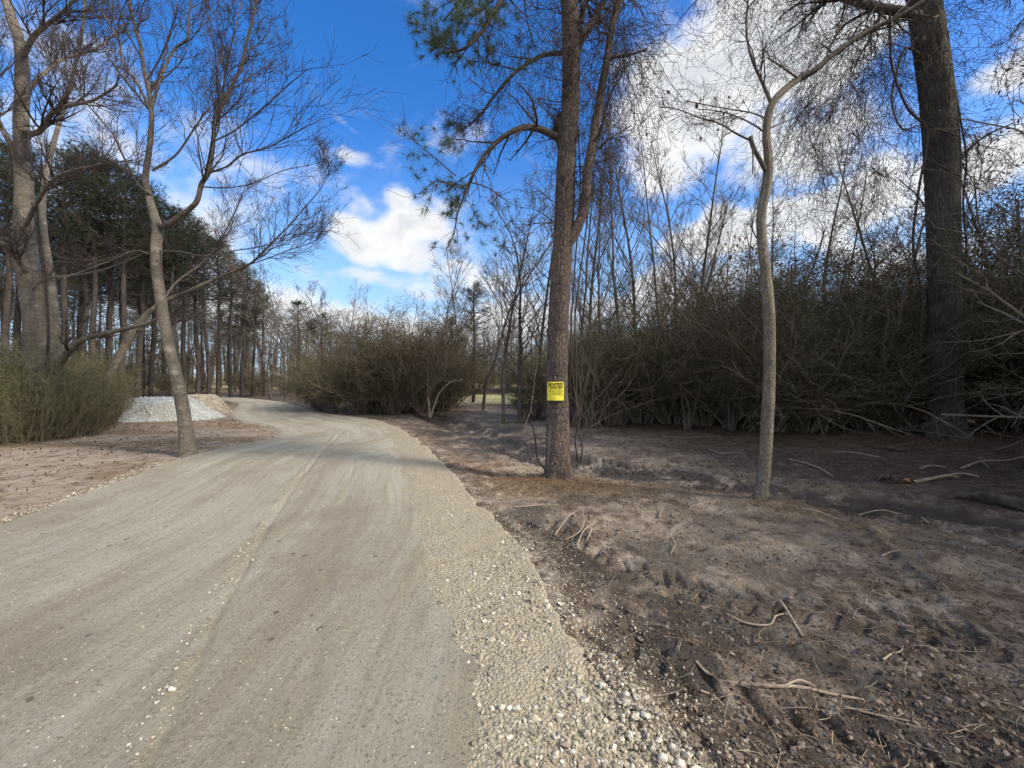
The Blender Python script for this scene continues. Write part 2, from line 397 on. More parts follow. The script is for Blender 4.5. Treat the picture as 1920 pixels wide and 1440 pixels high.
def mat_tone(name, cols, rough=.85, spec=.25, trans=0, nscale=0, vary=False):
    m, t, b, tc = material(name); a = t.attr('tone')
    r = t.new('ShaderNodeValToRGB'); r.color_ramp.interpolation = 'LINEAR'
    el = r.color_ramp.elements
    while len(el) < len(cols): el.new(.5)
    for i, c in enumerate(cols): el[i].position = i/(len(cols)-1); el[i].color = (*c, 1)
    t.l.new(a, r.inputs[0]); c = r.outputs[0]
    if vary:
        oi = t.new('ShaderNodeObjectInfo').outputs['Random']
        c = t.mix(t.ramp(oi, .25, 1, 0, .6), c, (.11, .075, .042)); c = t.mix(t.ramp(oi, .5, .1, 0, .45), c, (.03, .034, .02))
    if nscale: c = t.mix(t.ramp(t.noise(tc.outputs['Object'], nscale, 4), .4, .65, 0, .5), c, tuple(x*.5 for x in cols[0]))
    t.inp(b.inputs['Base Color'], c); b.inputs['Roughness'].default_value = rough; b.inputs['Specular IOR Level'].default_value = spec
    if trans:
        tr = t.new('ShaderNodeBsdfTranslucent'); t.l.new(c, tr.inputs[0]); mx = t.new('ShaderNodeMixShader'); mx.inputs[0].default_value = trans
        t.l.new(b.outputs[0], mx.inputs[1]); t.l.new(tr.outputs[0], mx.inputs[2]); t.l.new(mx.outputs[0], t.n['Material Output'].inputs[0])
    return m
def mat_bark(name, a, c2, c3, uvs=None, vs=(9, 2.5), moss=None, bd=.02):
    m, t, b, tc = material(name)
    if uvs: v = t.scale(tc.outputs['UV'], (vs[0], vs[1], 1))
    else: v = t.scale(tc.outputs['Object'], (vs[0], vs[0], vs[1]))
    n1 = t.noise(v, 1, 6, .7, .6); n2 = t.noise(tc.outputs['Object'], 2.0, 5); n3 = t.noise(v, 5, 5, .7)
    e = t.vor(t.vmath('ADD', v, t.scale(n1, (.6, .6, .6))), 2.0, 'DISTANCE_TO_EDGE')
    c = t.mix(t.ramp(n1, .35, .65), a, c2); c = t.mix(t.ramp(n2, .42, .66), c, tuple(x*.72 for x in c2))
    c = t.mix(t.ramp(e, .09, .0, 0, .8), c, c3); c = t.mix(t.ramp(n3, .5, .7, 0, .5), c, c3)
    if moss: c = t.mix(t.ramp(t.noise(tc.outputs['Object'], 3.5, 6, .7), .54, .68, 0, .7), c, moss)
    t.inp(b.inputs['Base Color'], c)
    h = t.math('ADD', t.math('MULTIPLY', t.ramp(e, 0, .2), .7), t.math('ADD', t.math('MULTIPLY', n1, .6), t.math('MULTIPLY', n3, .5)))
    bump(t, b, h, bd); return m
def mat_plain(name, a, c2, scale=20, rough=.9, bd=.004):
    m, t, b, tc = material(name); n = t.noise(tc.outputs['Object'], scale, 5, .65)
    t.inp(b.inputs['Base Color'], t.mix(t.ramp(n, .35, .65), a, c2)); b.inputs['Roughness'].default_value = rough
    bump(t, b, n, bd); return m

M = {}
M['ground'] = mat_ground(); M['road'] = mat_road(); M['shoulder'] = mat_shoulder()
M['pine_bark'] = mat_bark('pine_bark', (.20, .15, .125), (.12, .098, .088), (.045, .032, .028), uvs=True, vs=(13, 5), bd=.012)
M['oak_bark'] = mat_bark('furrowed_bark', (.135, .12, .10), (.085, .075, .066), (.03, .027, .025), uvs=True, vs=(14, 1.6), moss=(.10, .10, .07), bd=.02)
M['smooth_bark'] = mat_bark('grey_smooth_bark', (.22, .195, .155), (.155, .138, .115), (.08, .066, .055), uvs=True, vs=(4, 16), moss=(.33, .30, .25), bd=.006)
M['sapling_bark'] = mat_bark('sapling_bark', (.25, .22, .175), (.17, .15, .12), (.09, .075, .06), uvs=True, vs=(14, 7), moss=(.20, .19, .14), bd=.006)
M['limb'] = mat_bark('limb_bark', (.14, .115, .10), (.09, .075, .068), (.035, .03, .028), vs=(12, 6), bd=.006)
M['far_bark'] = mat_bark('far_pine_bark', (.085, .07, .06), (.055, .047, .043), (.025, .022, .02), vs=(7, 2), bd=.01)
M['grey_bark'] = mat_bark('grey_bare_bark', (.15, .13, .11), (.10, .088, .077), (.05, .043, .04), vs=(9, 4), bd=.006)
M['twig'] = mat_plain('twigs_bark', (.05, .04, .037), (.078, .062, .055), 3)
M['pale_twig'] = mat_plain('pale_twigs_bark', (.15, .125, .09), (.24, .20, .15), 3)
M['far_twig'] = mat_plain('far_twigs_bark', (.12, .098, .085), (.17, .14, .12), 3)
M['shrub_twig'] = mat_plain('shrub_twigs_bark', (.085, .068, .05), (.15, .12, .085), 3)
M['vine'] = mat_plain('vine_bark', (.045, .036, .032), (.075, .06, .052), 5)
M['dead_wood'] = mat_plain('weathered_dead_wood', (.40, .33, .25), (.24, .19, .145), 16)
M['dark_wood'] = mat_plain('dark_rotten_wood', (.11, .085, .065), (.05, .04, .033), 10, bd=.02)
M['raw_wood'] = mat_plain('freshly_split_wood', (.42, .20, .07), (.28, .13, .05), 12)
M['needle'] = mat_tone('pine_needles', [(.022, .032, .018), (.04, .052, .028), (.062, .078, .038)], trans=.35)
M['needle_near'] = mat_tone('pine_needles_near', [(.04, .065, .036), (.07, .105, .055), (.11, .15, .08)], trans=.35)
M['shrub_leaf'] = mat_tone('privet_leaves', [(.038, .042, .018), (.068, .072, .027), (.11, .11, .045), (.155, .12, .06)], trans=.25, vary=True)
M['green_leaf'] = mat_tone('green_shrub_leaves', [(.045, .062, .02), (.075, .10, .03), (.11, .14, .045), (.15, .13, .06)], trans=.25)
M['dead_leaf'] = mat_tone('dead_leaves', [(.06, .04, .03), (.12, .08, .055), (.22, .16, .11)], trans=.2)
M['straw'] = mat_tone('pine_straw', [(.11, .065, .04), (.20, .13, .075), (.36, .28, .17)])
M['stone'] = mat_tone('crushed_stone', [(.22, .19, .145), (.34, .30, .225), (.44, .40, .31), (.70, .66, .57)], nscale=40, rough=.9)
M['clod'] = mat_tone('dirt_clods', [(.06, .044, .035), (.14, .105, .082), (.26, .21, .17)])

# ------------------------------------------------------------------ ground sheets
def axis(fine_lo, fine_hi, step, lo, hi, g=1.09):
    a = list(np.arange(fine_lo, fine_hi, step)); s = step; v = a[-1]
    while v < hi: s *= g; v += s; a.append(v)
    s = step; v = a[0]; b = []
    while v > lo: s *= g; v -= s; b.append(v)
    return np.array(b[::-1]+a)
gx = axis(-1.2, 6.0, .017, -260, 260, 1.045); gy = axis(1.1, 6.6, .017, -60, 420, 1.03)
X, Y = np.meshgrid(gx, gy); Z = Hf(X, Y)
inroad = sst(.06, .25, X-ed(XL, Y))*sst(.06, .25, ed(XR, Y)-X); inroad2 = sst(.05, .2, X-ed(XL, Y))*sst(.05, .2, ed(XS, Y)-X)
Z = Z-.06*np.maximum(inroad, inroad2)*(Y < 31)
mr = sst(0, .3, X-ed(XS, Y)); ml = sst(0, .3, ed(XL, Y)-X)
ptree = gauss(X, Y, .75, 6.0, .9, .75)
sand = np.clip(mr*.75*sst(.52, .72, vn(X*.75+9, Y*1.2, 66))+ml*1.1*(1-sst(10, 14, Y))+mr*(1.3*gauss(X, Y, 2.4, 5.0, .9, .6)+.8*gauss(X, Y, 3.6, 4.0, .9, .6)+.8*gauss(X, Y, 1.2, 7.4, 1.6, .5)+.75*gauss(X, Y, -.4, 8.6, 1.6, 1.2)+.45*gauss(X, Y, 3, 9, 3, 2)+.55*gauss(X, Y, -1.5, 15, 3, 2)), 0, 1)
dT, _, _ = seg_d(X, Y, TRENCH)
dQ, aQ, sQ = seg_d(X, Y, TRENCH)
rut = sum(np.exp(-((sQ-o_+.08*fbm(aQ*1.5, aQ*0+o_, 2, 12))/.16)**2) for o_ in (-.42, .42))
wet = np.clip(mr*(1.1*rut+.55*sst(.35, .6, vn(X*.8, Y*1.1, 57))+1.1*np.exp(-(dT/.5)**2)*(Y > 5)+2.2*gauss(X, Y, -1.2, 12.4, 1.2, 1.5)+1.5*gauss(X, Y, .2, 9.4, .9, .8)+.5*gauss(X, Y, 2.6, 2.2, 2.6, .9)+.5*gauss(X, Y, .5, 3.6, .7, 1.2)), 0, 1)
straw = np.clip(ptree*1.0+ml*.9*sst(.4, .7, vn(X*.7, Y*1.4, 4))+mr*.55*np.exp(-(seg_d(X, Y, BERM)[0]/.5)**2)*sst(.3, .6, vn(X*1.2, Y*1.2, 8)), 0, 1)
litter = np.clip(sst(0, 4, X-2.6-(Y-7)*-.35)*sst(5.8, 8, Y+X*.35)*mr*.85+sst(20, 25, Y)*.6, 0, 1)
red = np.clip(mr*(gauss(X, Y, -2.6, 10.5, 1.4, 3)+gauss(X, Y, -.7, 7.5, .7, 1.6)+.8*gauss(X, Y, -6, 17, 4, 2)+.5*gauss(X, Y, .4, 3.0, .4, .8))+ml*.15, 0, 1)
grass = np.clip(sst(22.5, 23.5, Y)*(1-sst(34, 38, Y))*sst(-5, -4, X)*(1-sst(1.5, 2.5, X))+sst(45, 60, np.hypot(X, Y))*.7, 0, 1)
ny, nx = X.shape; I, J = np.meshgrid(np.arange(ny-1), np.arange(nx-1), indexing='ij'); a = I*nx+J
me = mesh_np('ground', np.stack([X, Y, Z], -1).reshape(-1, 3), 4, np.stack([a, a+1, a+nx+1, a+nx], -1).reshape(-1, 4),
             attrs=dict(sand=sand, wet=wet, straw=straw, litter=litter, red=red, grass=grass))
tag(link('ground', me, M['ground']), kind='structure')

RIDGE = [gp(270, 1440), gp(400, 1160), gp(500, 990), gp(560, 900), gp(600, 850), gp(640, 812)]
RIDGE = [(-1.35, .9)]+RIDGE
def road_h(x, y, dl, dr):
    h = Hc(x, y)+.028+.012*fbm(x*.8, y*.8, 3, 3)
    e = np.minimum(dl, dr)+.09*fbm(x*3, y*3, 4, 51)
    er = dr+.42*fbm(x*2.2, y*2.2, 4, 53)+.05*fbm(x*16, y*16, 3, 54)
    h = h-.10*(1-sst(-.02, .22, dl+.09*fbm(x*3, y*3, 4, 51)))-.035*(1-sst(.05, .62, er))
    near = 1-sst(8, 14, y)
    s_ = dl/(dl+dr+1e-6)
    h = h+near*(.012*np.sin(dl*4.2+fbm(x, y, 2, 7)*3)*(1-sst(2.4, 3.2, dl))+.018*fbm(dl*5, y*.35, 4, 9)+.010*fbm(x*3, y*3, 3, 10))
    d, a, sd = seg_d(x, y, RIDGE)
    sd = sd+.05*fbm(a*3, a*0, 3, 4)
    h = h+.022*np.exp(-((sd-.045)/.045)**2)*(2.2*vn(a*6, a*0, 5)*vn(a*1.3, a*0+3, 6))*(d < .6)-.017*np.exp(-((sd+.02)/.022)**2)*(.35+vn(a*2, a*0, 9))*(d < .6)
    for o_, am in ((.55, .008), (1.15, .010), (1.9, .008)):
        h = h-am*np.exp(-((dr-o_)/.05)**2)*sst(.3, .6, vn(y*.9, o_, 3))
    h = h+.010*fbm(x*14, y*14, 3, 61)*near
    return h
def strip(name, LT, RT, ny_, nx_, y0, y1, hf, mat):
    ys = y0+(y1-y0)*np.linspace(0, 1, ny_)**1.0
    t1 = np.linspace(0, 1, ny_); ys = np.where(True, -12+ (np.exp(t1*math.log(1+(y1-y0)/2.5))-1)*2.5, ys) if False else ys
    us = np.linspace(0, 1, nx_); Yg, U = np.meshgrid(ys, us, indexing='ij')
    L = ed(LT, Yg); R = ed(RT, Yg); Xg = L+(R-L)*U
    Zg = hf(Xg, Yg, Xg-L, R-Xg)
    I, J = np.meshgrid(np.arange(ny_-1), np.arange(nx_-1), indexing='ij'); a = I*nx_+J
    me = mesh_np(name, np.stack([Xg, Yg, Zg], -1).reshape(-1, 3), 4, np.stack([a, a+1, a+nx_+1, a+nx_], -1).reshape(-1, 4),
                 uv=np.stack([(Xg-L)*1.0, Yg], -1).reshape(-1, 2))
    return tag(link(name, me, mat), kind='structure')
def wid(T, d): return np.array([(y, x+d) for y, x in T])
def smoothT(T, n=240):
    ys = np.linspace(T[0, 0], T[-1, 0], n); xs = np.interp(ys, T[:, 0], T[:, 1]); k = np.hanning(9); k /= k.sum()
    xs = np.convolve(np.pad(xs, 4, mode='edge'), k, 'valid'); return np.stack([ys, xs], 1)
strip('gravel_road', wid(smoothT(XL), -.08), wid(smoothT(XR), .36), 1100, 240, -12, 31, road_h, M['road'])
def sh_h(x, y, dl, dr):
    h = Hc(x, y)+.022
    h = h-.11*(1-sst(-.02, .25, dr+.26*fbm(x*2.6, y*2.6, 4, 71)+.10*fbm(x*13, y*13, 3, 73)))-.03*(1-sst(.1, .75, dl))-.1*(1-sst(0, .06, dl))
    near = 1-sst(8, 14, y)
    h = h+near*(.028*fbm(x*5, y*5, 4, 81)+.012*fbm(x*20, y*20, 3, 83))
    d, a, s = seg_d(x, y, [(.1, 4.2), (.35, 2.8), (.5, 1.8), (.6, 1)])
    fr = (a/.17) % 1
    h = h-near*.02*(1-sst(.05, .09, d))*sst(.1, .3, fr)
    return h
strip('gravel_shoulder', wid(smoothT(XR), -.40), wid(smoothT(XS), .14), 900, 130, -12, 24, sh_h, M['shoulder'])

# ------------------------------------------------------------------ loose stones, clods, litter (uncountable)
def rs(n, y0, y1, p=1.6):
    u = RN.random(n); a = 1-p
    return (y0**a+u*(y1**a-y0**a))**(1/a)
n = 15000; y = rs(n, .9, 13, 1.9); L = ed(XR, y); R = ed(XS, y); w = RN.beta(1.9, 1.2, n); x = L-.10+(R-L+.20)*w
sz = .0028+.0075*RN.random(n)**2.4+.013*(RN.random(n) > .94)*RN.random(n)
clump = vn(x*3, y*3, 91)+.25*sst(3, 1.4, y)+.15*(w-.5) > .52; x, y, sz, w = x[clump], y[clump], sz[clump], w[clump]
sz = np.where(sz > .013, sz, sz)*(1+.35*sst(4, 1.2, y))
z = sh_h(x, y, x-ed(XR, y)+.40, ed(XS, y)+.14-x); z = np.maximum(z, Hf(x, y))+sz*.25
n2 = 5200; y2 = rs(n2, .9, 14, 1.7); x2 = ed(XS, y2)+np.abs(RN.normal(0, .24, n2)); s2 = .003+.007*RN.random(n2)**2; z2 = Hf(x2, y2)+s2*.2
# ridge stones on the road
n3 = 650; k = RN.random(n3); pr = np.array(RIDGE); i = np.clip((k*(len(pr)-1)).astype(int), 0, len(pr)-2); f = k*(len(pr)-1)-i
x3 = pr[i, 0]+(pr[i+1, 0]-pr[i, 0])*f+RN.normal(-.05, .05, n3); y3 = pr[i, 1]+(pr[i+1, 1]-pr[i, 1])*f; s3 = .003+.009*RN.random(n3)**2
z3 = road_h(x3, y3, x3-ed(XL, y3)+.08, ed(XR, y3)+.36-x3)+s3*.3
n4 = 11000; y4 = rs(n4, 1, 12, 1.6); x4 = ed(XL, y4)+(ed(XR, y4)-ed(XL, y4))*RN.random(n4); s4 = .0018+.0045*RN.random(n4)**3; z4 = road_h(x4, y4, x4-ed(XL, y4)+.08, ed(XR, y4)+.36-x4)+s4*.1
n5 = 1800; y5 = rs(n5, 3.5, 14, 1.3); x5 = ed(XL, y5)-.05+RN.normal(0, .10, n5); s5 = .005+.009*RN.random(n5)**2; z5 = np.maximum(Hf(x5, y5), road_h(x5, y5, x5-ed(XL, y5)+.08, x5*0+3))+s5*.3
P = np.concatenate([np.stack(q, 1) for q in ((x, y, z), (x2, y2, z2), (x3, y3, z3), (x4, y4, z4), (x5, y5, z5))]); Sz = np.concatenate([sz, s2, s3, s4, s5])
tag(link('loose_gravel', stones(P, Sz, name='loose_gravel'), M['stone']), 'pale crushed stones scattered over the road and its shoulder', 'gravel', kind='stuff')
def right_area(n, y0, y1, p=1.6):
    y = rs(n, y0, y1, p); x = ed(XS, y)+.05+(y*1.45+1.2-ed(XS, y))*RN.random(n); return x, y
x, y = right_area(26000, 1.1, 15, 1.45); k = vn(x*2.2, y*2.2, 17) > .45; x, y = x[k], y[k]; s = .003+.014*RN.random(len(x))**3
tag(link('dirt_clods', stones(np.stack([x, y, Hf(x, y)+s*.1], 1), s, .7, 'dirt_clods', .3), M['clod']), 'small crumbs and clods of brown earth over the churned ground', 'dirt', kind='stuff')
x, y = right_area(11000, 1.3, 17, .9); k = (vn(x*1.4, y*1.4, 27)+.25*(y > 7)) > .52; x, y = x[k], y[k]
xl = -5.8-RN.random(2600)*9; yl = rs(2600, 4, 14, 1.2); k = xl < ed(XL, yl)-.3; xl, yl = xl[k], yl[k]
x = np.concatenate([x, xl]); y = np.concatenate([y, yl])
tag(link('leaf_litter', leaves(np.stack([x, y, Hf(x, y)+.006], 1), .028, .6, 'leaf_litter', .0), M['dead_leaf']), 'brown dead leaves lying over the bare ground', 'leaf litter', kind='stuff')
T = Tubes()
x, y = right_area(2600, 1.3, 16, 1.02); x = np.concatenate([x, RN.normal(.75, .8, 700), RN.normal(3.2, .6, 200)]); y = np.concatenate([y, RN.normal(5.9, .5, 700), RN.normal(5, .4, 200)])
z = Hf(x, y)
for i in range(len(x)):
    a = random.uniform(0, 6.28); L = random.uniform(.04, .22); d = Vector((math.cos(a), math.sin(a), random.uniform(-.05, .15))); c = Vector((x[i], y[i], z[i]+.006))
    m_ = c+d*L*.5+rvec(.012); m_.z = max(m_.z, c.z); T.add([c, m_, c+d*L], [.0018, .0016, .001], 3)
tag(link('twig_litter', T.mesh('twig_litter'), M['dead_wood']), 'short broken twigs strewn over the churned ground', 'twigs', kind='stuff')
# pine straw and dry grass around the trunk bases
C = []; D = []
for cx, cy, sx, sy, nn in ((.72, 6.0, .55, .35, 1500), (3.25, 4.95, .35, .2, 260), (4.0, 3.9, .35, .6, 260), (1.6, 5.6, .8, .25, 260)):
    for i in range(nn):
        C.append((random.gauss(cx, sx), random.gauss(cy, sy))); D.append((0, 0, .35))
C = np.array(C); C = np.column_stack([C, Hf(C[:, 0], C[:, 1])+.004])
tag(link('pine_straw', needles(C, np.array(D), 9, .085, .0018, .8, 'pine_straw'), M['straw']), 'reddish pine straw and dry grass around the foreground trunk bases', 'pine straw', kind='stuff')

# ------------------------------------------------------------------ foreground pine
YP = 6.23
pine = empty('pine_tree', (.72, YP, gz(.72, YP)), 'tall reddish-barked pine standing by the road with the yellow notice on its trunk', 'tree')
bpy.context.view_layer.update()
def rel(root, pts): return [p-root.location for p in pts]
def PX(root, lst, Y): # list of (px,py[,dy])
    return rel(root, [at(q[0], q[1], Y+(q[2] if len(q) > 2 else 0)) for q in lst])
tp = PX(pine, [(1046, 912), (1046, 800), (1044, 700), (1048, 580), (1057, 430), (1062, 300), (1070, 180), (1070, 60), (1063, -60), (1050, -260), (1052, -480), (1058, -700)], YP)
tr = [.192, .178, .166, .158, .153, .145, .137, .135, .125, .11, .085, .05]
link('trunk', trunk_mesh('pine_trunk', tp, tr, 96, .022, plates(.010, 15, 9, 3), flare=.085, flare_h=.20, seed=2), M['pine_bark'], pine)
SP = Spec(seg=[8, 6, 5, 4, 3], wob=[.05, .12, .2, .25], trop=[0, .0, -.02, -.02], n=[8, 6, 4, 0], maxl=2, rmin=.004, ratio=[.5, .5, .5], rr=[.45, .55, .55], ang=[.9, .8, .8])
def limb_px(root, lst, Y, r0, r1, S, num, lvl=0, ends=None, fine=None, name='limb', mat=None, sides=14, sub=.05, seed=0, L=None, t0=.2, amp=.004):
    if S.n[0] == 13: r0 *= .74; r1 *= .74
    pts = PX(root, lst, Y); n = len(pts); rad = [r0+(r1-r0)*i/(n-1) for i in range(n)]
    me = trunk_mesh(root.name+'_'+name, pts, rad, sides, sub, ridges(amp, 9, seed, 3)); link(name, me, mat or M['limb'], root)
    P, R = spline(pts, rad, .2); LL = L or sum((P[i+1]-P[i]).length for i in range(len(P)-1))
    if num: spawn(fine, P, R, LL, lvl, S, ends, None, int(num*(1.25 if S.n[0] == 13 else 1)), t0)
    return P, R
tw = Tubes(); ends = []
limb_px(pine, [(1056, 470, -.05), (1080, 432, -.08), (1096, 385, -.1), (1102, 320, -.1), (1112, 260, -.08), (1124, 190, 0), (1138, 110, .05), (1150, 40, .1), (1172, -30, .1), (1200, -160, 0), (1230, -320, .3)], YP, .082, .04, SP, 16, 0, ends, tw, mat=M['pine_bark'], sides=30, L=2.2, amp=.006)
limb_px(pine, [(1072, 100), (1092, 70), (1112, 40, .1), (1132, 0, .2), (1160, -80, .4), (1190, -200, .6)], YP, .075, .03, SP, 12, 0, ends, tw, L=1.8, seed=3)
limb_px(pine, [(1085, 60), (1093, 20, -.2), (1110, -40, -.3), (1130, -160, -.5)], YP, .05, .02, SP, 8, 0, ends, tw, L=1.5, seed=4)
limb_px(pine, [(1060, 100), (1030, 101), (1000, 112, -.1), (960, 142, -.15), (925, 182, -.15), (903, 212, -.1), (878, 236, 0)], YP, .036, .012, SP, 12, 0, ends, tw, L=1.5, seed=5)
limb_px(pine, [(1055, 262), (1030, 250, -.1), (1005, 240, -.2), (978, 240, -.25), (946, 255, -.3), (915, 283, -.3), (892, 318, -.3), (876, 352, -.25), (858, 400, -.2)], YP, .062, .012, SP, 16, 0, ends, tw, L=1.6, seed=6)
limb_px(pine, [(1134, 122, .05), (1150, 108, 0), (1180, 103, 0), (1214, 92, 0)], YP, .026, .012, SP, 2, 1, ends, tw, L=1, seed=7)
limb_px(pine, [(1124, 278, 0), (1140, 262, -.05), (1160, 250, -.05), (1182, 236, 0)], YP, .022, .009, SP, 4, 1, ends, tw, L=1, seed=8)
limb_px(pine, [(1060, -150), (1010, -90, -.3), (960, -30, -.5), (925, 25, -.6), (895, 70, -.6), (868, 92, -.6), (835, 98, -.6)], YP, .05, .012, SP, 26, 0, ends, tw, L=2.0, seed=9, t0=.1)
limb_px(pine, [(1056, -230), (990, -150, .6), (900, -60, 1.0), (860, 5, 1.1), (830, 40, 1.1)], YP, .045, .012, SP, 20, 0, ends, tw, L=2.2, seed=10)
limb_px(pine, [(858, 400, -.2), (850, 440, -.2), (835, 470, -.2)], YP, .012, .005, SP, 6, 1, ends, tw, L=1.2, seed=11)
limb_px(pine, [(880, 345, -.25), (860, 350, -.3), (820, 340, -.4), (785, 365, -.4)], YP, .010, .005, SP, 8, 1, ends, tw, L=1.6, seed=12)
limb_px(pine, [(855, 330, -.3), (820, 300, -.4), (790, 275, -.5), (768, 255, -.5), (752, 232, -.5)], YP, .009, .004, SP, 9, 1, ends, tw, L=1.8, seed=13)
limb_px(pine, [(883, 342, -.25), (915, 352, -.2), (940, 370, -.1), (965, 385, 0)], YP, .010, .004, SP, 6, 1, ends, tw, L=1.2, seed=14)
# tapering top limbs of the crown (above the frame)
crown_c = []; crown_d = []
for i in range(26):
    t = random.uniform(.62, 1); k = int(t*(len(tp)-1)); p = tp[min(k, len(tp)-1)]
    a = random.uniform(0, 6.28); d = Vector((math.cos(a), math.sin(a), random.uniform(0, .5))).normalized()
    if p.z < 8.2: continue
    grow(tw, p, d, random.uniform(1.2, 2.4), .03, 0, SP, ends)
# dry twigs on the trunk
for i in range(60):
    t = random.uniform(.34, .75); k = t*(len(tp)-1); p = tp[int(k)].lerp(tp[int(k)+1], k-int(k))
    a = random.uniform(0, 6.28); d = Vector((math.cos(a), math.sin(a), random.uniform(-.2, .5))).normalized()
    grow(tw, p+d*.12, d, random.uniform(.3, .9), .008, 1, SP, None)
link('twigs', tw.mesh('pine_twigs'), M['twig'], pine)
def inpoly_px(P, root, rects):
    p = P+root.location; px = 960+p.x/p.y*F; py = HZ-(p.z-EYE)/p.y*F
    return any(a <= px <= c and b <= py <= d for a, b, c, d in rects)
C = []; D = []
NR = [(745, -400, 935, 130), (745, 225, 872, 475), (1060, -800, 1400, -60), (960, 60, 1010, 150), (770, -800, 1100, -60)]
for e, d, pts in ends:
    if inpoly_px(e, pine, NR):
        C.append(tuple(e)); D.append(tuple(d))
        if random.random() < .5: C.append(tuple(pts[len(pts)//2])); D.append(tuple(d))
for cx, cy, sx, sy, nn in ((905, 415, 26, 18, 26), (925, 30, 30, 20, 18), (800, 22, 14, 10, 8), (855, 55, 34, 24, 22), (1000, 120, 20, 30, 8), (760, 232, 5, 5, 2), (790, 265, 16, 16, 7), (800, 320, 24, 25, 12)):
    for i in range(nn):
        p = at(random.gauss(cx, sx), random.gauss(cy, sy), YP-.3+random.gauss(0, .2))-pine.location; C.append(tuple(p)); D.append((random.gauss(0, .4), random.gauss(0, .3), random.uniform(-.5, .6)))
print('pine tufts', len(C))
link('needles', needles(C, D, 34, .16, .0026, .8, 'pine_needles_mesh'), M['needle_near'], pine)
# pale scar and dark knot
sc = trunk_mesh('pine_scar', PX(pine, [(1029, 880, -.10), (1031, 840, -.10), (1034, 800, -.09), (1037, 775, -.08)], YP), [.03, .045, .04, .008], 16, .02, ridges(.004, 6, 3))
link('bark_scar', sc, mat_bark('grey_dead_bark', (.30, .27, .25), (.19, .17, .16), (.07, .06, .055), vs=(30, 8), bd=.01), pine)
kt = trunk_mesh('pine_knot', PX(pine, [(1052, 275, -.02), (1048, 255, -.03), (1047, 235, -.03), (1050, 212, -.02)], YP), [.04, .075, .07, .025], 20, .02, ridges(.02, 9, 8, 6))
link('knot', kt, M['vine'], pine)
KC = np.array([tuple(at(1036+random.gauss(4, 4), random.uniform(205, 262), YP-.08)-pine.location) for i in range(60)])
link('knot_twigs', needles(KC, np.tile([-.2, 0, .3], (60, 1)), 8, .09, .003, 1, 'knot_twigs'), M['vine'], pine)

# sign
SX, SY, SZ_ = (1042-960)/F*(YP-.20), YP-.215, EYE-(733.5-HZ)/F*(YP-.21)
sign = empty('posted_sign', (SX, SY, SZ_), 'yellow POSTED notice with black lettering nailed to the roadside pine', 'sign')
SW, SH = .262, .284; RC = .30
def bend(x, z, o=0): th = x/RC; return (math.sin(th)*(RC+o), RC-math.cos(th)*(RC+o), z)
V = []; Fc = []; nX = 14; nZ = 6
for layer in (0, -.002):
    for j in range(nZ+1):
        for i in range(nX+1):
            x = -SW/2+SW*i/nX; z = -SH/2+SH*j/nZ; x2, y2, z2 = bend(x, z, layer)
            V.append((x2, y2+.0025*math.sin(j*1.7+i*.5), z2))
w = nX+1; h = (nZ+1)*w
for j in range(nZ):
    for i in range(nX):
        a = j*w+i; Fc.append((a, a+1, a+w+1, a+w)); Fc.append((h+a, h+a+w, h+a+w+1, h+a+1))
me = bpy.data.meshes.new('sign_panel'); me.from_pydata(V, [], Fc)
for p in me.polygons: p.use_smooth = True
m, t, b, tc = material('yellow_notice'); n_ = t.noise(tc.outputs['Object'], 22, 6, .7)
t.inp(b.inputs['Base Color'], t.mix(t.ramp(n_, .4, .65), (.84, .78, .07), (.66, .60, .07))); b.inputs['Roughness'].default_value = .5; M['yellow'] = m
link('panel', me, M['yellow'], sign)
m, t, b, tc = material('black_print'); b.inputs['Base Color'].default_value = (.02, .02, .012, 1); M['ink'] = m
def words(txt, wdt, hgt, zc, bold, name, xc=0):
    cu = bpy.data.curves.new('t', 'FONT'); cu.body = txt; cu.align_x = 'CENTER'; cu.align_y = 'CENTER'; cu.offset = bold; cu.resolution_u = 3
    to = bpy.data.objects.new('t', cu); col.objects.link(to); bpy.context.view_layer.update()
    me = bpy.data.meshes.new_from_object(to.evaluated_get(bpy.context.evaluated_depsgraph_get())); bpy.data.objects.remove(to); me.name = name
    xs = [v.co.x for v in me.vertices]; ys = [v.co.y for v in me.vertices]; x0, x1, y0, y1 = min(xs), max(xs), min(ys), max(ys)
    for v in me.vertices:
        x = (v.co.x-(x0+x1)/2)/(x1-x0)*wdt+xc; z = (v.co.y-(y0+y1)/2)/(y1-y0)*hgt+zc; v.co = bend(x, z, .0055)
        v.co.y -= .001
    me.materials.clear(); link(name, me, M['ink'], sign)
words('POSTED', .225, .080, .086, .022, 'heading')
words('PRIVATE PROPERTY', .17, .011, .038, .02, 'lettering')
for i, s_ in enumerate(('HUNTING, FISHING, TRAPPING OR', 'TRESPASSING FOR ANY PURPOSE', 'IS STRICTLY FORBIDDEN', 'VIOLATORS WILL BE PROSECUTED')):
    words(s_, .215 if i != 2 else .16, .0115, .014-i*.022, .02, 'lettering')
nl = Tubes()
for x_, z_ in ((-.12, .13), (.12, .13), (-.12, -.13), (.12, -.13)):
    p_ = Vector(bend(x_, z_, .004)); nl.add([p_+Vector((0, .01, 0)), p_+Vector((0, -.003, 0)), p_+Vector((0, -.0035, 0))], [.004, .004, .0005], 8)
link('nails', nl.mesh('sign_nails'), mat_plain('rusty_nail', (.12, .07, .05), (.2, .13, .1)), sign)
words('NAME ________________', .2, .009, -.090, 0, 'lettering'); words('ADDRESS ____________', .2, .009, -.116, 0, 'lettering')

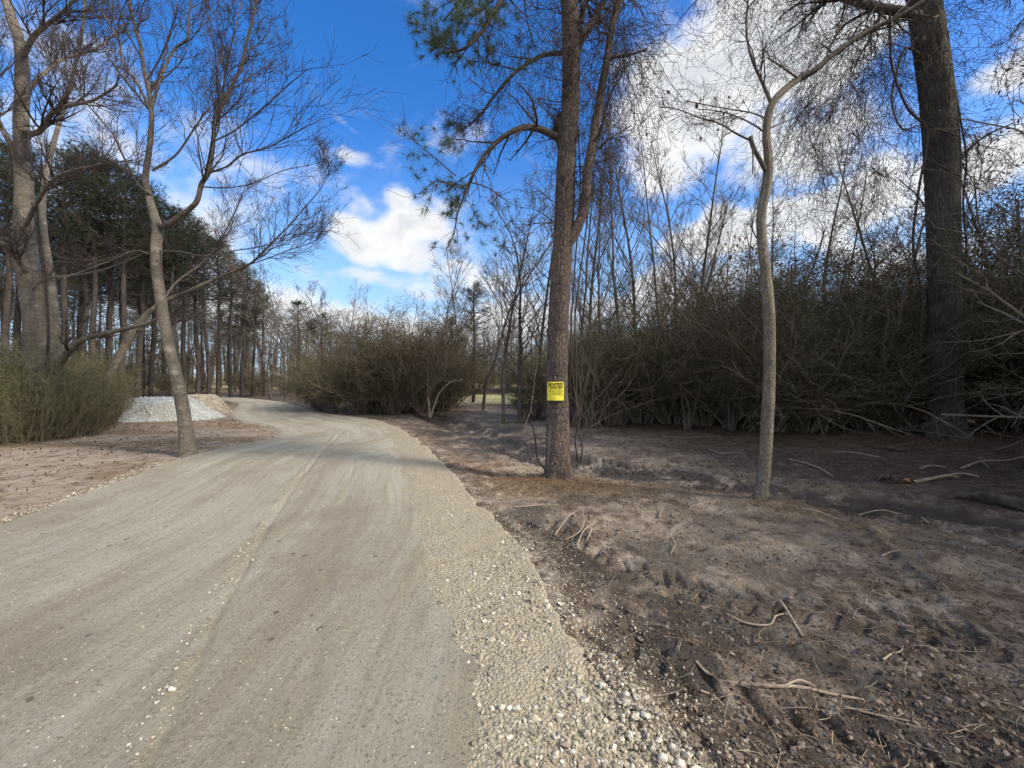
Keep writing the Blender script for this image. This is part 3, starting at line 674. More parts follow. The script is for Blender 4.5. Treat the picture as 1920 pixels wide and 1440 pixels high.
# ------------------------------------------------------------------ hanging vines
def vine_curtain(name, label, src, n, Lr, dz, mat, sp=.25, r=.004, sub=5, seed=1, leaf=0, group=None):
    """long thin stems that hang from src points (world) and fork as they fall"""
    random.seed(seed); T = Tubes(); lf = []
    root = empty(name, src[0], label, 'vine', group)
    S = Spec(seg=[9, 6, 5], wob=[sp, sp*1.2, sp*1.4], trop=[-dz, -dz*.7, -dz*.3], n=[sub, 3, 0], maxl=2, rmin=r*.75, ratio=[.45, .5], rr=[.8, .8], ang=[.6, .8], t0=[.1, .1], hi=3, taper=.5)
    for i in range(n):
        k = random.random()*(len(src)-1); p = src[int(k)].lerp(src[int(k)+1], k-int(k))-root.location+rvec(.06)
        ends = []
        grow(T, p, Vector((random.gauss(0, .5), random.gauss(0, .5), random.uniform(-.9, .4))).normalized(), random.uniform(*Lr), r, 0, S, ends)
        if leaf:
            for e, d, _ in ends:
                if random.random() < leaf: lf.append(tuple(e))
    link('stems', T.mesh(name), mat, root)
    if lf: link('leaves', leaves(lf, .07, .5, name+'_leaves', 1), M['dead_leaf'], root)
    return root
W = lambda lst, Y: [at(q[0], q[1], Y+(q[2] if len(q) > 2 else 0)) for q in lst]
vine_curtain('hanging_vine', 'dark vines hanging in strands along the right side of the roadside pine', W([(1090, -40), (1120, 60), (1160, -20), (1180, 90), (1150, 150)], YP), 125, (.8, 2.6), .28, M['vine'], .32, .0042, seed=3)
vine_curtain('hanging_vine', 'thin vine strands dangling from the pine\'s upper left limbs', W([(880, 60), (930, 60), (990, 60), (1030, 110), (1040, 0)], YP-.3), 60, (.5, 1.6), .2, M['vine'], .36, .003, seed=4)
vine_curtain('hanging_vine', 'brown vine tangle draped over the pine\'s arched lower left limbs', W([(840, 215), (870, 215), (900, 200), (960, 160)], YP-.2), 42, (.4, 1.0), .25, M['vine'], .4, .003, seed=5)
vine_curtain('hanging_vine', 'vine strands hanging beside the pine fork behind its trunk', W([(1100, 180), (1120, 330), (1085, 300), (1160, 260)], YP+.1), 60, (.5, 1.6), .22, M['vine'], .34, .0036, seed=6)
T = Tubes(); rt = empty('climbing_vine', pine.location, 'two bare vine stems running up the pine trunk from its foot', 'vine')
for lst in ([(1030, 892, -.1), (1008, 860, -.05), (1003, 820, 0), (995, 790, 0), (985, 785, .1), (992, 770, .1)], [(1084, 868, .2), (1078, 820, .1), (1086, 790, .1), (1078, 740, .1), (1070, 640, .1), (1078, 500, .1), (1088, 350, .1), (1082, 180, .1), (1090, 0, .1)], [(1088, 868, .2), (1092, 835, .1), (1082, 800, .1), (1088, 740, .15), (1078, 600, .1), (1100, 420, 0), (1118, 200, .1)]):
    p, r = spline(W(lst, YP), [.012]*len(lst), .1); T.add([q-rt.location for q in p], r, 6)
link('stems', T.mesh('climbing_vine'), M['vine'], rt)
T = Tubes(); rt = empty('hanging_branch', at(1008, 650, YP), 'pale dead broken branch dangling just left of the pine trunk', 'branch')
p, r = spline(W([(1012, 665), (1004, 700), (999, 740), (995, 770), (990, 782), (985, 800), (984, 812)], YP), [.004, .005, .006, .008, .008, .007, .006], .05); T.add([q-rt.location for q in p], r, 6)
link('stick', T.mesh('hanging_branch'), M['dead_wood'], rt)

# ------------------------------------------------------------------ left roadside tree
random.seed(21)
YL = 7.9; lt = empty('roadside_tree', (at(352, 855, YL).x, YL, gz(at(352, 855, YL).x, YL)), 'leaning grey-barked bare tree on the road\'s left verge, forking above head height', 'tree')
lp = PX(lt, [(354, 868), (350, 820), (343, 765), (332, 710), (316, 650), (304, 580), (294, 510), (293, 460), (296, 430), (288, 400), (280, 370)], YL)
link('trunk', trunk_mesh('roadside_trunk', lp, [.122, .112, .106, .102, .098, .094, .09, .09, .09, .068, .06], 56, .025, rings(.007, 3), flare=.065, flare_h=.2, seed=1), M['smooth_bark'], lt)
SL = Spec(seg=[8, 7, 6, 5, 4], wob=[.06, .10, .13, .16], trop=[.04, .13, .11, .06], n=[13, 9, 6, 0], maxl=3, rmin=.0040, ratio=[.58, .58, .55], rr=[.5, .55, .6], ang=[.75, .7, .7], t0=[.15, .1, .1])
tw = Tubes()
K = dict(fine=tw, mat=M['grey_bark'])
limb_px(lt, [(282, 375), (273, 335, .1), (280, 280, .1), (284, 225, .1), (281, 180, .15), (270, 130, .2), (262, 80, .3), (245, 20, .4), (235, -60, .5), (230, -160, .6)], YL, .075, .03, SL, 13, 0, L=3.2, seed=1, **K)
limb_px(lt, [(290, 415), (305, 425, -.05), (330, 410, -.1), (355, 392, -.15), (370, 375, -.2), (378, 345, -.2), (392, 320, -.25), (400, 270, -.3), (403, 235, -.3), (425, 180, -.4), (450, 130, -.5), (465, 70, -.6), (480, 0, -.7), (485, -90, -.8)], YL, .075, .022, SL, 15, 0, L=3.2, seed=2, t0=.3, **K)
limb_px(lt, [(283, 205, .1), (300, 150, .2), (325, 95, .3), (352, 70, .3), (355, 20, .3), (370, -60, .4)], YL, .04, .016, SL, 10, 0, L=2.6, seed=3, **K)
limb_px(lt, [(284, 215, .1), (262, 165, 0), (232, 120, -.1), (222, 75, -.2), (190, 20, -.4), (165, -50, -.6)], YL, .035, .015, SL, 9, 0, L=2.6, seed=4, **K)
limb_px(lt, [(390, 325, -.2), (425, 312, -.4), (455, 290, -.6), (505, 275, -.8), (560, 245, -1), (600, 225, -1.1)], YL, .026, .008, SL, 13, 1, L=3.4, seed=5, **K)
limb_px(lt, [(402, 235, -.3), (415, 190, -.2), (425, 120, 0), (440, 60, .1), (455, -10, .3)], YL, .028, .012, SL, 9, 0, L=2.2, seed=6, **K)
limb_px(lt, [(282, 365, 0), (262, 350, -.3), (245, 320, -.5), (225, 280, -.7), (210, 250, -.9), (160, 190, -1.1), (130, 140, -1.3)], YL, .03, .01, SL, 11, 0, L=2.4, seed=7, **K)
limb_px(lt, [(296, 470, 0), (340, 472, -.2), (385, 480, -.4), (440, 470, -.6), (500, 460, -.8), (560, 440, -1), (625, 432, -1.2)], YL, .018, .006, SL, 12, 1, L=2.8, seed=8, **K)
limb_px(lt, [(285, 320, .1), (330, 290, .3), (365, 240, .5), (395, 200, .7), (440, 165, .9), (520, 110, 1.1)], YL, .03, .01, SL, 11, 0, L=2.4, seed=9, **K)
limb_px(lt, [(288, 480, 0), (255, 470, -.2), (215, 485, -.4), (150, 510, -.7), (60, 540, -1)], YL, .018, .006, SL, 9, 1, L=2.0, seed=10, **K)
limb_px(lt, [(400, 265, -.3), (440, 245, -.5), (490, 205, -.7), (540, 160, -.9), (575, 130, -1.0)], YL, .02, .007, SL, 11, 1, L=3.0, seed=11, **K)
limb_px(lt, [(378, 350, -.2), (420, 352, -.3), (470, 345, -.5), (530, 320, -.7), (580, 310, -.8)], YL, .018, .006, SL, 11, 1, L=2.8, seed=12, **K)
link('twigs', tw.mesh('roadside_twigs'), M['twig'], lt)

# leaning tree behind
random.seed(22)
YN = 12.3; bt = empty('leaning_tree', (at(180, 800, YN).x, YN, gz(at(180, 800, YN).x, YN)), 'slender grey tree leaning right behind the leaning roadside trunk', 'tree')
tw = Tubes(); K = dict(fine=tw, mat=M['grey_bark'])
link('trunk', trunk_mesh('leaning_trunk', PX(bt, [(178, 806), (203, 715), (225, 665), (250, 622), (275, 590), (310, 565), (350, 548), (400, 525)], YN), [.13, .12, .105, .10, .085, .07, .06, .05], 36, .04, rings(.006, 9)), M['smooth_bark'], bt)
limb_px(bt, [(400, 525), (440, 508), (475, 490, -.1), (510, 455, -.2), (545, 420, -.2), (575, 385, -.3), (600, 355, -.4), (618, 320, -.4)], YN, .055, .008, SL, 22, 0, L=2.6, seed=1, **K)
limb_px(bt, [(255, 620), (300, 618, -.2), (360, 592, -.4), (420, 585, -.4), (470, 560, -.5)], YN, .04, .008, SL, 9, 0, L=2.0, seed=2, **K)
limb_px(bt, [(300, 572), (330, 530, .2), (370, 500, .4), (400, 470, .6), (430, 420, .8), (460, 350, .8)], YN, .05, .012, SL, 18, 0, L=2.8, seed=3, **K)
limb_px(bt, [(455, 500), (500, 485, .2), (545, 468, .3), (590, 452, .3), (632, 420, .3)], YN, .03, .006, SL, 13, 0, L=2.2, seed=4, **K)
link('twigs', tw.mesh('leaning_twigs'), M['twig'], bt)

# far-left big tree
random.seed(23)
YB = 10.6; bg = empty('beech_tree', (at(80, 800, YB).x, YB, gz(at(80, 800, YB).x, YB)), 'massive pale grey twin-stemmed bare tree at the left edge behind green brush', 'tree')
tw = Tubes(); K = dict(fine=tw, mat=M['smooth_bark'])
link('trunk', trunk_mesh('beech_trunk', PX(bg, [(78, 820), (75, 740), (72, 650), (62, 560), (48, 480), (46, 410), (44, 330), (40, 240), (42, 160), (38, 90), (20, 30), (5, -40), (-5, -180)], YB), [.28, .265, .25, .24, .23, .20, .17, .15, .135, .12, .105, .085, .06], 64, .04, rings(.012, 5), flare=.12, flare_h=.4), M['smooth_bark'], bg)
limb_px(bg, [(102, 800, .1), (102, 720, .1), (104, 640, .1), (100, 570, .15), (92, 500, .3), (84, 450, .4), (80, 380, .7), (92, 300, 1), (120, 200, 1.3), (150, 80, 1.5), (165, -60, 1.7)], YB, .17, .04, SL, 12, 0, L=2.5, seed=1, sides=30, t0=.7, **K)
limb_px(bg, [(100, 700, 0), (128, 660, -.2), (158, 636, -.3), (200, 625, -.4), (245, 614, -.5), (290, 600, -.6), (340, 560, -.8)], YB, .13, .03, SL, 7, 0, L=1.8, seed=2, **K)
limb_px(bg, [(42, 245), (72, 248, -.3), (98, 212, -.5), (130, 198, -.6), (175, 188, -.7), (220, 160, -.9)], YB, .10, .03, SL, 18, 0, L=2.8, seed=3, **K)
limb_px(bg, [(42, 110), (62, 70, -.3), (90, 45, -.5), (130, 10, -.7), (170, -50, -.9)], YB, .09, .03, SL, 16, 0, L=2.8, seed=4, **K)
limb_px(bg, [(44, 320), (20, 270, -.4), (-10, 210, -.6), (-30, 120, -.8), (-40, 20, -1)], YB, .10, .04, SL, 14, 0, L=2.8, seed=5, **K)
limb_px(bg, [(45, 430), (75, 370, -.6), (110, 330, -1), (180, 310, -1.3), (250, 300, -1.6)], YB, .07, .02, SL, 16, 0, L=2.6, seed=6, **K)
limb_px(bg, [(55, 520), (20, 470, -.8), (-20, 440, -1.2), (-80, 380, -1.6)], YB, .09, .03, SL, 10, 0, L=2.4, seed=7, **K)
limb_px(bg, [(60, 540), (90, 522, -.8), (150, 515, -1.2), (210, 500, -1.5), (280, 470, -1.8)], YB, .045, .012, SL, 12, 0, L=2.2, seed=8, **K)
limb_px(bg, [(42, 180), (80, 140, .6), (120, 110, 1), (180, 90, 1.3), (240, 40, 1.6)], YB, .08, .02, SL, 16, 0, L=2.8, seed=9, **K)
link('twigs', tw.mesh('beech_twigs'), M['twig'], bg)
T = Tubes(); rt = empty('climbing_vine', bg.location, 'dark vine stem running up the massive grey trunk at the left edge', 'vine')
p, r = spline(W([(92, 790, -.35), (86, 700, -.4), (90, 620, -.4), (84, 540, -.4), (74, 460, -.35), (60, 380, -.3)], YB), [.022]*6, .1); T.add([q-rt.location for q in p], r, 6)
link('stems', T.mesh('climbing_vine_left'), M['vine'], rt)

# ------------------------------------------------------------------ right sapling
random.seed(24)
YS = 5.04; sp = empty('young_tree', (at(1428, 940, YS).x, YS, gz(at(1428, 940, YS).x, YS)), 'slim pale-barked young tree right of the pine, bending right near its top', 'tree')
pp = PX(sp, [(1424, 962), (1427, 925), (1434, 870), (1439, 780), (1443, 690), (1442, 600), (1437, 520), (1429, 450), (1428, 400), (1438, 345), (1441, 300), (1437, 255), (1441, 215), (1452, 188), (1478, 162), (1500, 147)], YS)
link('trunk', trunk_mesh('sapling_trunk', pp, [.084, .075, .072, .071, .069, .065, .061, .059, .055, .058, .048, .045, .043, .042, .038, .036], 48, .018, rings(.0055, 13), flare=.035, flare_h=.10, seed=3), M['sapling_bark'], sp)
SS_ = Spec(seg=[8, 7, 6, 5, 4], wob=[.08, .16, .2, .22], trop=[.02, .03, .0, -.02], n=[8, 5, 4, 0], maxl=2, rmin=.003, ratio=[.5, .5, .5], rr=[.5, .6, .6], ang=[.8, .8, .8], t0=[.15, .1, .1])
tw = Tubes(); en = []; K = dict(fine=tw, mat=M['grey_bark'], ends=en)
limb_px(sp, [(1500, 147), (1530, 130, -.05), (1560, 104, -.1), (1600, 75, -.15), (1640, 52, -.2), (1690, 28, -.3), (1760, -20, -.4), (1840, -90, -.5)], YS, .042, .015, SS_, 12, 0, L=1.6, seed=1, **K)
limb_px(sp, [(1447, 197), (1432, 160, .05), (1413, 118, .1), (1402, 80, .1), (1400, 30, .1), (1408, -40, .1)], YS, .022, .008, SS_, 11, 0, L=1.3, seed=2, **K)
limb_px(sp, [(1438, 325), (1425, 300, -.05), (1412, 275, -.08), (1407, 256, -.08)], YS, .026, .024, SS_, 0, 0, seed=3, **K)
limb_px(sp, [(1408, 262, -.08), (1412, 290, -.1), (1411, 325, -.1)], YS, .010, .006, SS_, 0, 0, seed=13, **K)
limb_px(sp, [(1404, 262, -.08), (1380, 250, -.1), (1345, 230, -.1), (1310, 220, -.1), (1270, 205, -.1), (1235, 200, -.1)], YS, .011, .004, SS_, 10, 0, L=1.2, seed=4, **K)
limb_px(sp, [(1436, 250), (1410, 232, .1), (1380, 218, .2), (1345, 208, .2), (1310, 205, .2)], YS, .010, .004, SS_, 9, 0, L=1.2, seed=5, **K)
limb_px(sp, [(1436, 222), (1410, 212, .1), (1370, 205, .15), (1320, 196, .2), (1285, 190, .2)], YS, .009, .004, SS_, 8, 0, L=1.1, seed=6, **K)
limb_px(sp, [(1500, 150), (1480, 135, -.1), (1455, 118, -.1), (1438, 108, -.1)], YS, .014, .007, SS_, 5, 0, L=.8, seed=7, **K)
limb_px(sp, [(1445, 240), (1480, 225, .1), (1520, 208, .2), (1570, 190, .2)], YS, .009, .004, SS_, 8, 0, L=1.0, seed=8, **K)
limb_px(sp, [(1545, 118), (1560, 80, 0), (1580, 40, 0), (1600, -20, 0)], YS, .013, .005, SS_, 9, 0, L=1.2, seed=9, **K)
limb_px(sp, [(1430, 460), (1415, 440, 0), (1408, 420, 0)], YS, .009, .005, SS_, 3, 0, L=.5, seed=10, **K)
link('twigs', tw.mesh('sapling_twigs'), M['vine'], sp)
lf = [tuple(e) for e, d, _ in en if random.random() < .12]
lf += [tuple(at(1385+random.gauss(0, 22), 560+random.gauss(0, 30)-90, YS+.3)-sp.location) for i in range(18)]
link('leaves', leaves(lf, .07, .5, 'sapling_leaves', 1), M['dead_leaf'], sp)

# ------------------------------------------------------------------ big right tree
random.seed(25)
YG = 10.8; bigt = empty('oak_tree', (at(1770, 812, YG).x, YG, gz(at(1770, 812, YG).x, YG)), 'huge dark furrowed trunk with vines at the right, backed by thicket', 'tree')
link('trunk', trunk_mesh('oak_trunk', PX(bigt, [(1772, 830), (1772, 760), (1771, 640), (1770, 520), (1768, 400), (1763, 280), (1756, 180), (1745, 90), (1732, 0), (1715, -120), (1700, -300), (1690, -520)], YG), [.375, .345, .33, .325, .33, .335, .335, .34, .33, .28, .2, .1], 96, .04, ridges(.022, 34, 4, 1.0), flare=.12, flare_h=.35), M['oak_bark'], bigt)
SO = Spec(seg=[8, 7, 6, 5, 4], wob=[.10, .2, .26, .3], trop=[.0, -.05, -.08, -.1], n=[10, 7, 5, 0], maxl=3, rmin=.0055, ratio=[.55, .55, .5], rr=[.5, .55, .6], ang=[.8, .8, .8], t0=[.15, .1, .1])
tw = Tubes(); K = dict(fine=tw, mat=M['limb'])
limb_px(bigt, [(1735, 35), (1700, 24, -.3), (1660, 17, -.5), (1610, 5, -.7), (1560, -15, -.9), (1500, -60, -1.1), (1440, -120, -1.2)], YG, .13, .05, SO, 24, 0, L=3.4, seed=1, **K)
limb_px(bigt, [(1710, -140), (1640, -120, -.6), (1560, -110, -1), (1480, -100, -1.5), (1400, -60, -1.6), (1340, -20, -1.6)], YG, .14, .04, SO, 22, 0, L=3.4, seed=2, **K)
limb_px(bigt, [(1712, -100), (1760, -130, -.6), (1840, -120, -1), (1900, -60, -1.3), (1960, 20, -1.5)], YG, .13, .04, SO, 18, 0, L=3.2, seed=3, **K)
limb_px(bigt, [(1745, 120), (1700, 90, -.3), (1680, 140, -.5), (1672, 190, -.6), (1690, 240, -.7), (1725, 235, -.7)], YG, .035, .015, SO, 8, 1, L=2.2, seed=4, **K)
limb_px(bigt, [(1700, -300), (1600, -420, .6), (1500, -470, 1.2)], YG, .12, .04, SO, 14, 0, L=3.6, seed=5, **K)
limb_px(bigt, [(1698, -320), (1800, -430, -.6), (1900, -470, -1.2)], YG, .12, .04, SO, 12, 0, L=3.6, seed=6, **K)
limb_px(bigt, [(1770, 330), (1800, 300, .5), (1840, 260, 1), (1900, 230, 1.5)], YG, .05, .02, SO, 12, 0, L=2.6, seed=7, **K)
link('twigs', tw.mesh('oak_twigs'), M['twig'], bigt)
T = Tubes(); rt = empty('climbing_vine', bigt.location, 'bare vines climbing and looping across the huge dark trunk at the right', 'vine')
for lst, r_ in (([(1792, 800, -.3), (1805, 700, -.2), (1800, 560, -.2), (1796, 420, -.3), (1800, 300, -.2), (1790, 180, -.2), (1775, 60, -.3)], .04), ([(1722, 700, -.2), (1728, 560, -.3), (1712, 460, -.3), (1722, 360, -.4), (1738, 250, -.5), (1700, 200, -.7), (1672, 120, -.6), (1668, 20, -.5)], .028),
                ([(1735, 230, -.5), (1765, 245, -.62), (1798, 255, -.4)], .02), ([(1738, 300, -.5), (1765, 312, -.62), (1800, 330, -.4)], .02), ([(1802, 600, -.2), (1812, 480, -.1), (1806, 380, 0), (1812, 300, 0), (1800, 220, 0), (1785, 130, -.3)], .022), ([(1680, 830, -.9), (1705, 810, -.8), (1692, 770, -.8), (1720, 720, -.7), (1760, 700, -.6), (1830, 650, -.4)], .026)):
    p, r = spline(W(lst, YG), [r_]*len(lst), .12); T.add([q-rt.location for q in p], r, 6)
link('stems', T.mesh('climbing_vine_right'), M['vine'], rt)
vine_curtain('hanging_vine', 'fine web of vine strands hanging between the young tree and the huge right trunk', W([(1350, -60, 0), (1450, -40, 0), (1560, -30, -.5), (1660, 10, -.5), (1720, 60, -.4)], YG), 120, (1.4, 4.4), .15, M['vine'], .42, .0056, seed=8)
vine_curtain('hanging_vine', 'long ropes of vine falling into the thicket left of the huge trunk', W([(1540, 60, 2), (1590, 90, 2), (1620, 60, 1.5), (1680, 130, 1)], YG), 60, (3.5, 7.5), .24, M['vine'], .30, .007, sub=12, seed=9)
vine_curtain('hanging_vine', 'vine strands trailing at the right edge beyond the huge trunk', W([(1800, -60, 0), (1860, -40, 0), (1930, 10, 0), (1900, 100, 0)], YG), 46, (1.2, 4), .14, M['vine'], .42, .0052, seed=10, leaf=.05)

# ------------------------------------------------------------------ pine stand, prototypes
def make_pine(i, H=15.0):
    random.seed(100+i)
    root = empty('pine_tree', (0, 0, -50), 'x', 'tree', 'pines of the dark stand on the left')
    T = Tubes(); n = 14; pts = []; x = y = 0
    for k in range(n+1):
        t = k/n; x += random.gauss(0, .05); y += random.gauss(0, .05); pts.append(Vector((x, y, -.2+H*t)))
    T.add(pts, [.19*(1-.8*(k/n)**1.2) for k in range(n+1)], 9)
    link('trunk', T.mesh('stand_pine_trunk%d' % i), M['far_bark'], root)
    B = Tubes(); C = []; D = []
    S = Spec(seg=[5, 4, 3], wob=[.12, .2, .25], trop=[.06, .06, .02], n=[6, 3, 0], maxl=1, rmin=.012, ratio=[.5, .5], rr=[.5, .6], ang=[.8, .8], t0=[.3, .3], hi=4)
    cb = random.uniform(.56, .64)
    for k in range(78):
        t = random.uniform(cb, .99); f = t*n; p = pts[int(f)].lerp(pts[min(int(f)+1, n)], f-int(f)); a = random.uniform(0, 6.28)
        s = (t-cb)/(1-cb); L = (1.5+1.7*math.sin(PI*min(s*1.05+.12, 1)))*random.uniform(.6, 1.1)*(1.25-s*.75)
        e = []; grow(B, p, Vector((math.cos(a), math.sin(a), random.uniform(-.1, .35)+.3*s)).normalized(), L, .032, 0, S, e)
        for q, d, ps in e:
            for m_ in range(2):
                C.append(tuple(q+rvec(.16))); D.append(tuple(d))
            C.append(tuple(ps[len(ps)//2]+rvec(.12))); D.append(tuple(d))
    for k in range(26):   # dead stubs
        t = random.uniform(.12, cb+.1); f = t*n; p = pts[int(f)].lerp(pts[int(f)+1], f-int(f)); a = random.uniform(0, 6.28)
        grow(B, p, Vector((math.cos(a), math.sin(a), random.uniform(-.3, .3))).normalized(), random.uniform(.4, 1.6), .016, 0, S)
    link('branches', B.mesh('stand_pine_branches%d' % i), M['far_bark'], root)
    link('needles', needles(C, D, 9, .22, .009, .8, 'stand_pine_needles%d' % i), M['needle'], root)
    return root
def make_bare(i, H, spread, ang, nlimb, S=None, mat='grey_bark', tw='far_twig', r0=.10, t0=.25, leaf=0, name='bare_tree', wob=.12, lean=0):
    random.seed(200+i)
    root = empty(name, (0, 0, -50), 'x', 'tree', 'bare trees of the background woods')
    T = Tubes(); B = Tubes(); n = 12; pts = []; x = y = 0; dx = random.gauss(0, wob*.5)+lean; dy = 0
    for k in range(n+1):
        pts.append(Vector((x, y, -.2+H*k/n))); dx += random.gauss(0, wob*.35); dy += random.gauss(0, wob*.35); x += dx; y += dy
    rad = [r0*(1-.86*(k/n)) for k in range(n+1)]; T.add(pts, rad, 8)
    S = S or Spec(seg=[7, 5, 4, 3], wob=[.1, .14, .18], trop=[.10, .07, .04], n=[8, 5, 0], maxl=2, rmin=.007, ratio=[.45, .5], rr=[.5, .6], ang=[.65, .7], t0=[.15, .15], hi=5)
    en = []
    for k in range(nlimb):
        t = t0+(1-t0)*(k+random.random())/nlimb; f = min(t*n, n-.01); j = int(f); p = pts[j].lerp(pts[j+1], f-j); a = random.uniform(0, 6.28)
        d = Vector((math.cos(a)*math.sin(ang), math.sin(a)*math.sin(ang), math.cos(ang)))
        grow(T, p, d, spread*random.uniform(.6, 1.15)*(1.15-.7*(t-t0)/(1-t0)), (rad[j])*.42, 0, S, en, B)
        B2 = B
    link('trunk', T.mesh('bare_trunk%d' % i), M[mat], root)
    if B.b: link('twigs', B.mesh('bare_twigs%d' % i), M[tw], root)
    if leaf:
        C = [tuple(e+rvec(.05)) for e, d, _ in en if random.random() < leaf]
        link('leaves', leaves(C, .09, .55, 'bare_leaves%d' % i, .6), M['dead_leaf'], root)
    return root
def make_shrub(i, H=4.0, Wd=2.2, leafm='shrub_leaf', nst=26, dens=1.0, group='x', name='shrub', lsz=.06):
    random.seed(300+i)
    root = empty(name, (0, 0, -50), 'x', 'shrub', group)
    T = Tubes(); B = Tubes(); en = []
    S = Spec(seg=[8, 5, 4, 3], wob=[.13, .22, .28], trop=[-.02, -.02, -.04], n=[int(13*dens), 7, 0], maxl=2, rmin=.0055, ratio=[.38, .5], rr=[.5, .6], ang=[.8, .9], t0=[.22, .15], hi=5, taper=.35)
    for k in range(nst):
        a = random.uniform(0, 6.28); rr = random.uniform(0, .35)
        lean = random.uniform(.1, .75); d = Vector((math.cos(a)*lean, math.sin(a)*lean, 1)).normalized()
        grow(T, Vector((math.cos(a)*rr, math.sin(a)*rr, -.1)), d, H*random.choice((.55, .75, .9, 1, 1.1, 1.35))*random.uniform(.85, 1.1)/(.8+.25*lean), random.uniform(.018, .05), 0, S, en, B)
    link('stems', T.mesh('shrub_stems%d' % i), M['pale_twig'], root)
    link('twigs', B.mesh('shrub_twigs%d' % i), M['shrub_twig'], root)
    C = []
    for e, d, ps in en:
        if e.z < H*.3 and random.random() < .85: continue
        for m_ in range(3): C.append(tuple(random.choice(ps)+rvec(.10)))
    link('leaves', leaves(C, lsz, .55, 'shrub_leaves%d' % i), M[leafm], root)
    return root
def make_brush(i, H=2.0, leafm='green_leaf', name='evergreen_brush'):
    """upright feathery brush"""
    random.seed(400+i)
    root = empty(name, (0, 0, -50), 'x', 'shrub', 'green brush')
    T = Tubes(); C = []
    for k in range(170):
        a = random.uniform(0, 6.28); r = .85*math.sqrt(random.random()); lean = .15+.35*r
        p = Vector((math.cos(a)*r, math.sin(a)*r, -.05)); d = Vector((math.cos(a)*lean, math.sin(a)*lean, 1)).normalized()
        L = H*random.uniform(.45, 1.1); pts = [p]; 
        for s in range(6):
            d = (d+rvec(.09)).normalized(); pts.append(pts[-1]+d*L/6)
        T.add(pts, [.006*(1-.6*s/6) for s in range(7)], 3)
        for s in range(1, 7):
            for m_ in range(3):
                q = pts[s]; dd = (d+rvec(.6)).normalized(); LL = random.uniform(.12, .32); T.add([q, q+dd*LL*.5+rvec(.02), q+dd*LL], [.003, .0025, .002], 3)
                if random.random() < .35+.6*(s/6):
                    for z_ in range(5): C.append(tuple(q+dd*LL*random.random()+rvec(.03)))
    link('stems', T.mesh('brush_stems%d' % i), M['pale_twig'], root)
    link('leaves', leaves(C, .045, .4, 'brush_leaves%d' % i), M[leafm], root)
    return root

used = set()
def place(proto, px, Y, rz, sc, label, group):
    x = (px-960)/F*Y; loc = (x, Y, gz(x, Y)-.03)
    if proto not in used:
        if proto not in KIDS: KIDS[proto] = [q for q in bpy.data.objects if q.parent == proto]
        used.add(proto); proto.location = loc; proto.rotation_euler = (0, 0, rz); proto.scale = sc if isinstance(sc, tuple) else (sc,)*3
        proto['label'] = label; proto['group'] = group; return proto
    return dup(proto, loc, rz, sc, label, group)
ORD = ['first', 'second', 'third', 'fourth', 'fifth', 'sixth', 'seventh', 'eighth', 'ninth', 'tenth', 'eleventh', 'twelfth', 'thirteenth', 'fourteenth', 'fifteenth', 'sixteenth', 'seventeenth', 'eighteenth', 'nineteenth', 'twentieth', 'twenty-first', 'twenty-second', 'twenty-third', 'twenty-fourth', 'twenty-fifth', 'twenty-sixth']

pines = [make_pine(i) for i in range(4)]
random.seed(31)
front = [(-40, 20, .9), (8, 19, .86), (35, 22, .98), (120, 20.5, .90), (150, 22, .97), (172, 21, .88), (205, 23, .97), (232, 22, .90), (258, 24, .90), (285, 25, .86), (325, 24, .80), (345, 26, .84), (372, 27, .82), (392, 25.5, .74), (412, 28, .76), (432, 29, .72), (452, 30, .68), (474, 31, .62), (492, 33, .56)]
for k, (px, Y, s) in enumerate(front):
    place(pines[k % 4], px, Y, random.uniform(0, 6.28), s, 'tall straight pine in the front row of the left stand, %s from the left edge' % ORD[k], 'pines of the dark stand on the left')
for k in range(42):
    px = random.uniform(-220, 470); Yf = np.interp(px, [-200, 0, 200, 350, 480], [22, 23, 26, 30, 35]); Y = Yf+1+random.random()**1.2*26
    place(pines[random.randrange(4)], px, Y, random.uniform(0, 6.28), random.uniform(.82, 1.0)*np.interp(px, [0, 230, 330, 480], [1, 1, .86, .6]), 'pine trunk and crown deep inside the dark stand behind the front row', 'pines of the dark stand on the left')

S1 = Spec(seg=[7, 5, 4, 3], wob=[.08, .12, .16], trop=[.12, .08, .05], n=[8, 4, 0], maxl=2, rmin=.007, ratio=[.42, .5], rr=[.5, .6], ang=[.55, .6], t0=[.2, .2], hi=5)
bare = [make_bare(0, 13, 3.0, .55, 26, S1), make_bare(1, 12, 3.4, .75, 22), make_bare(2, 9, 3.2, .8, 24, r0=.08, wob=.2), make_bare(3, 11, 1.9, 1.1, 46, Spec(seg=[6, 5, 4], wob=[.08, .14, .2], trop=[.03, .05, .03], n=[9, 3, 0], maxl=2, rmin=.007, ratio=[.35, .5], rr=[.5, .6], ang=[.8, .7], t0=[.15, .15], hi=4), t0=.12, r0=.085),
        make_bare(4, 8, 3.0, .9, 26, r0=.10, wob=.35, leaf=.25, lean=.08), make_bare(5, 13, 2.3, .5, 20, S1, r0=.07)]
G1 = 'bare trees of the background woods'
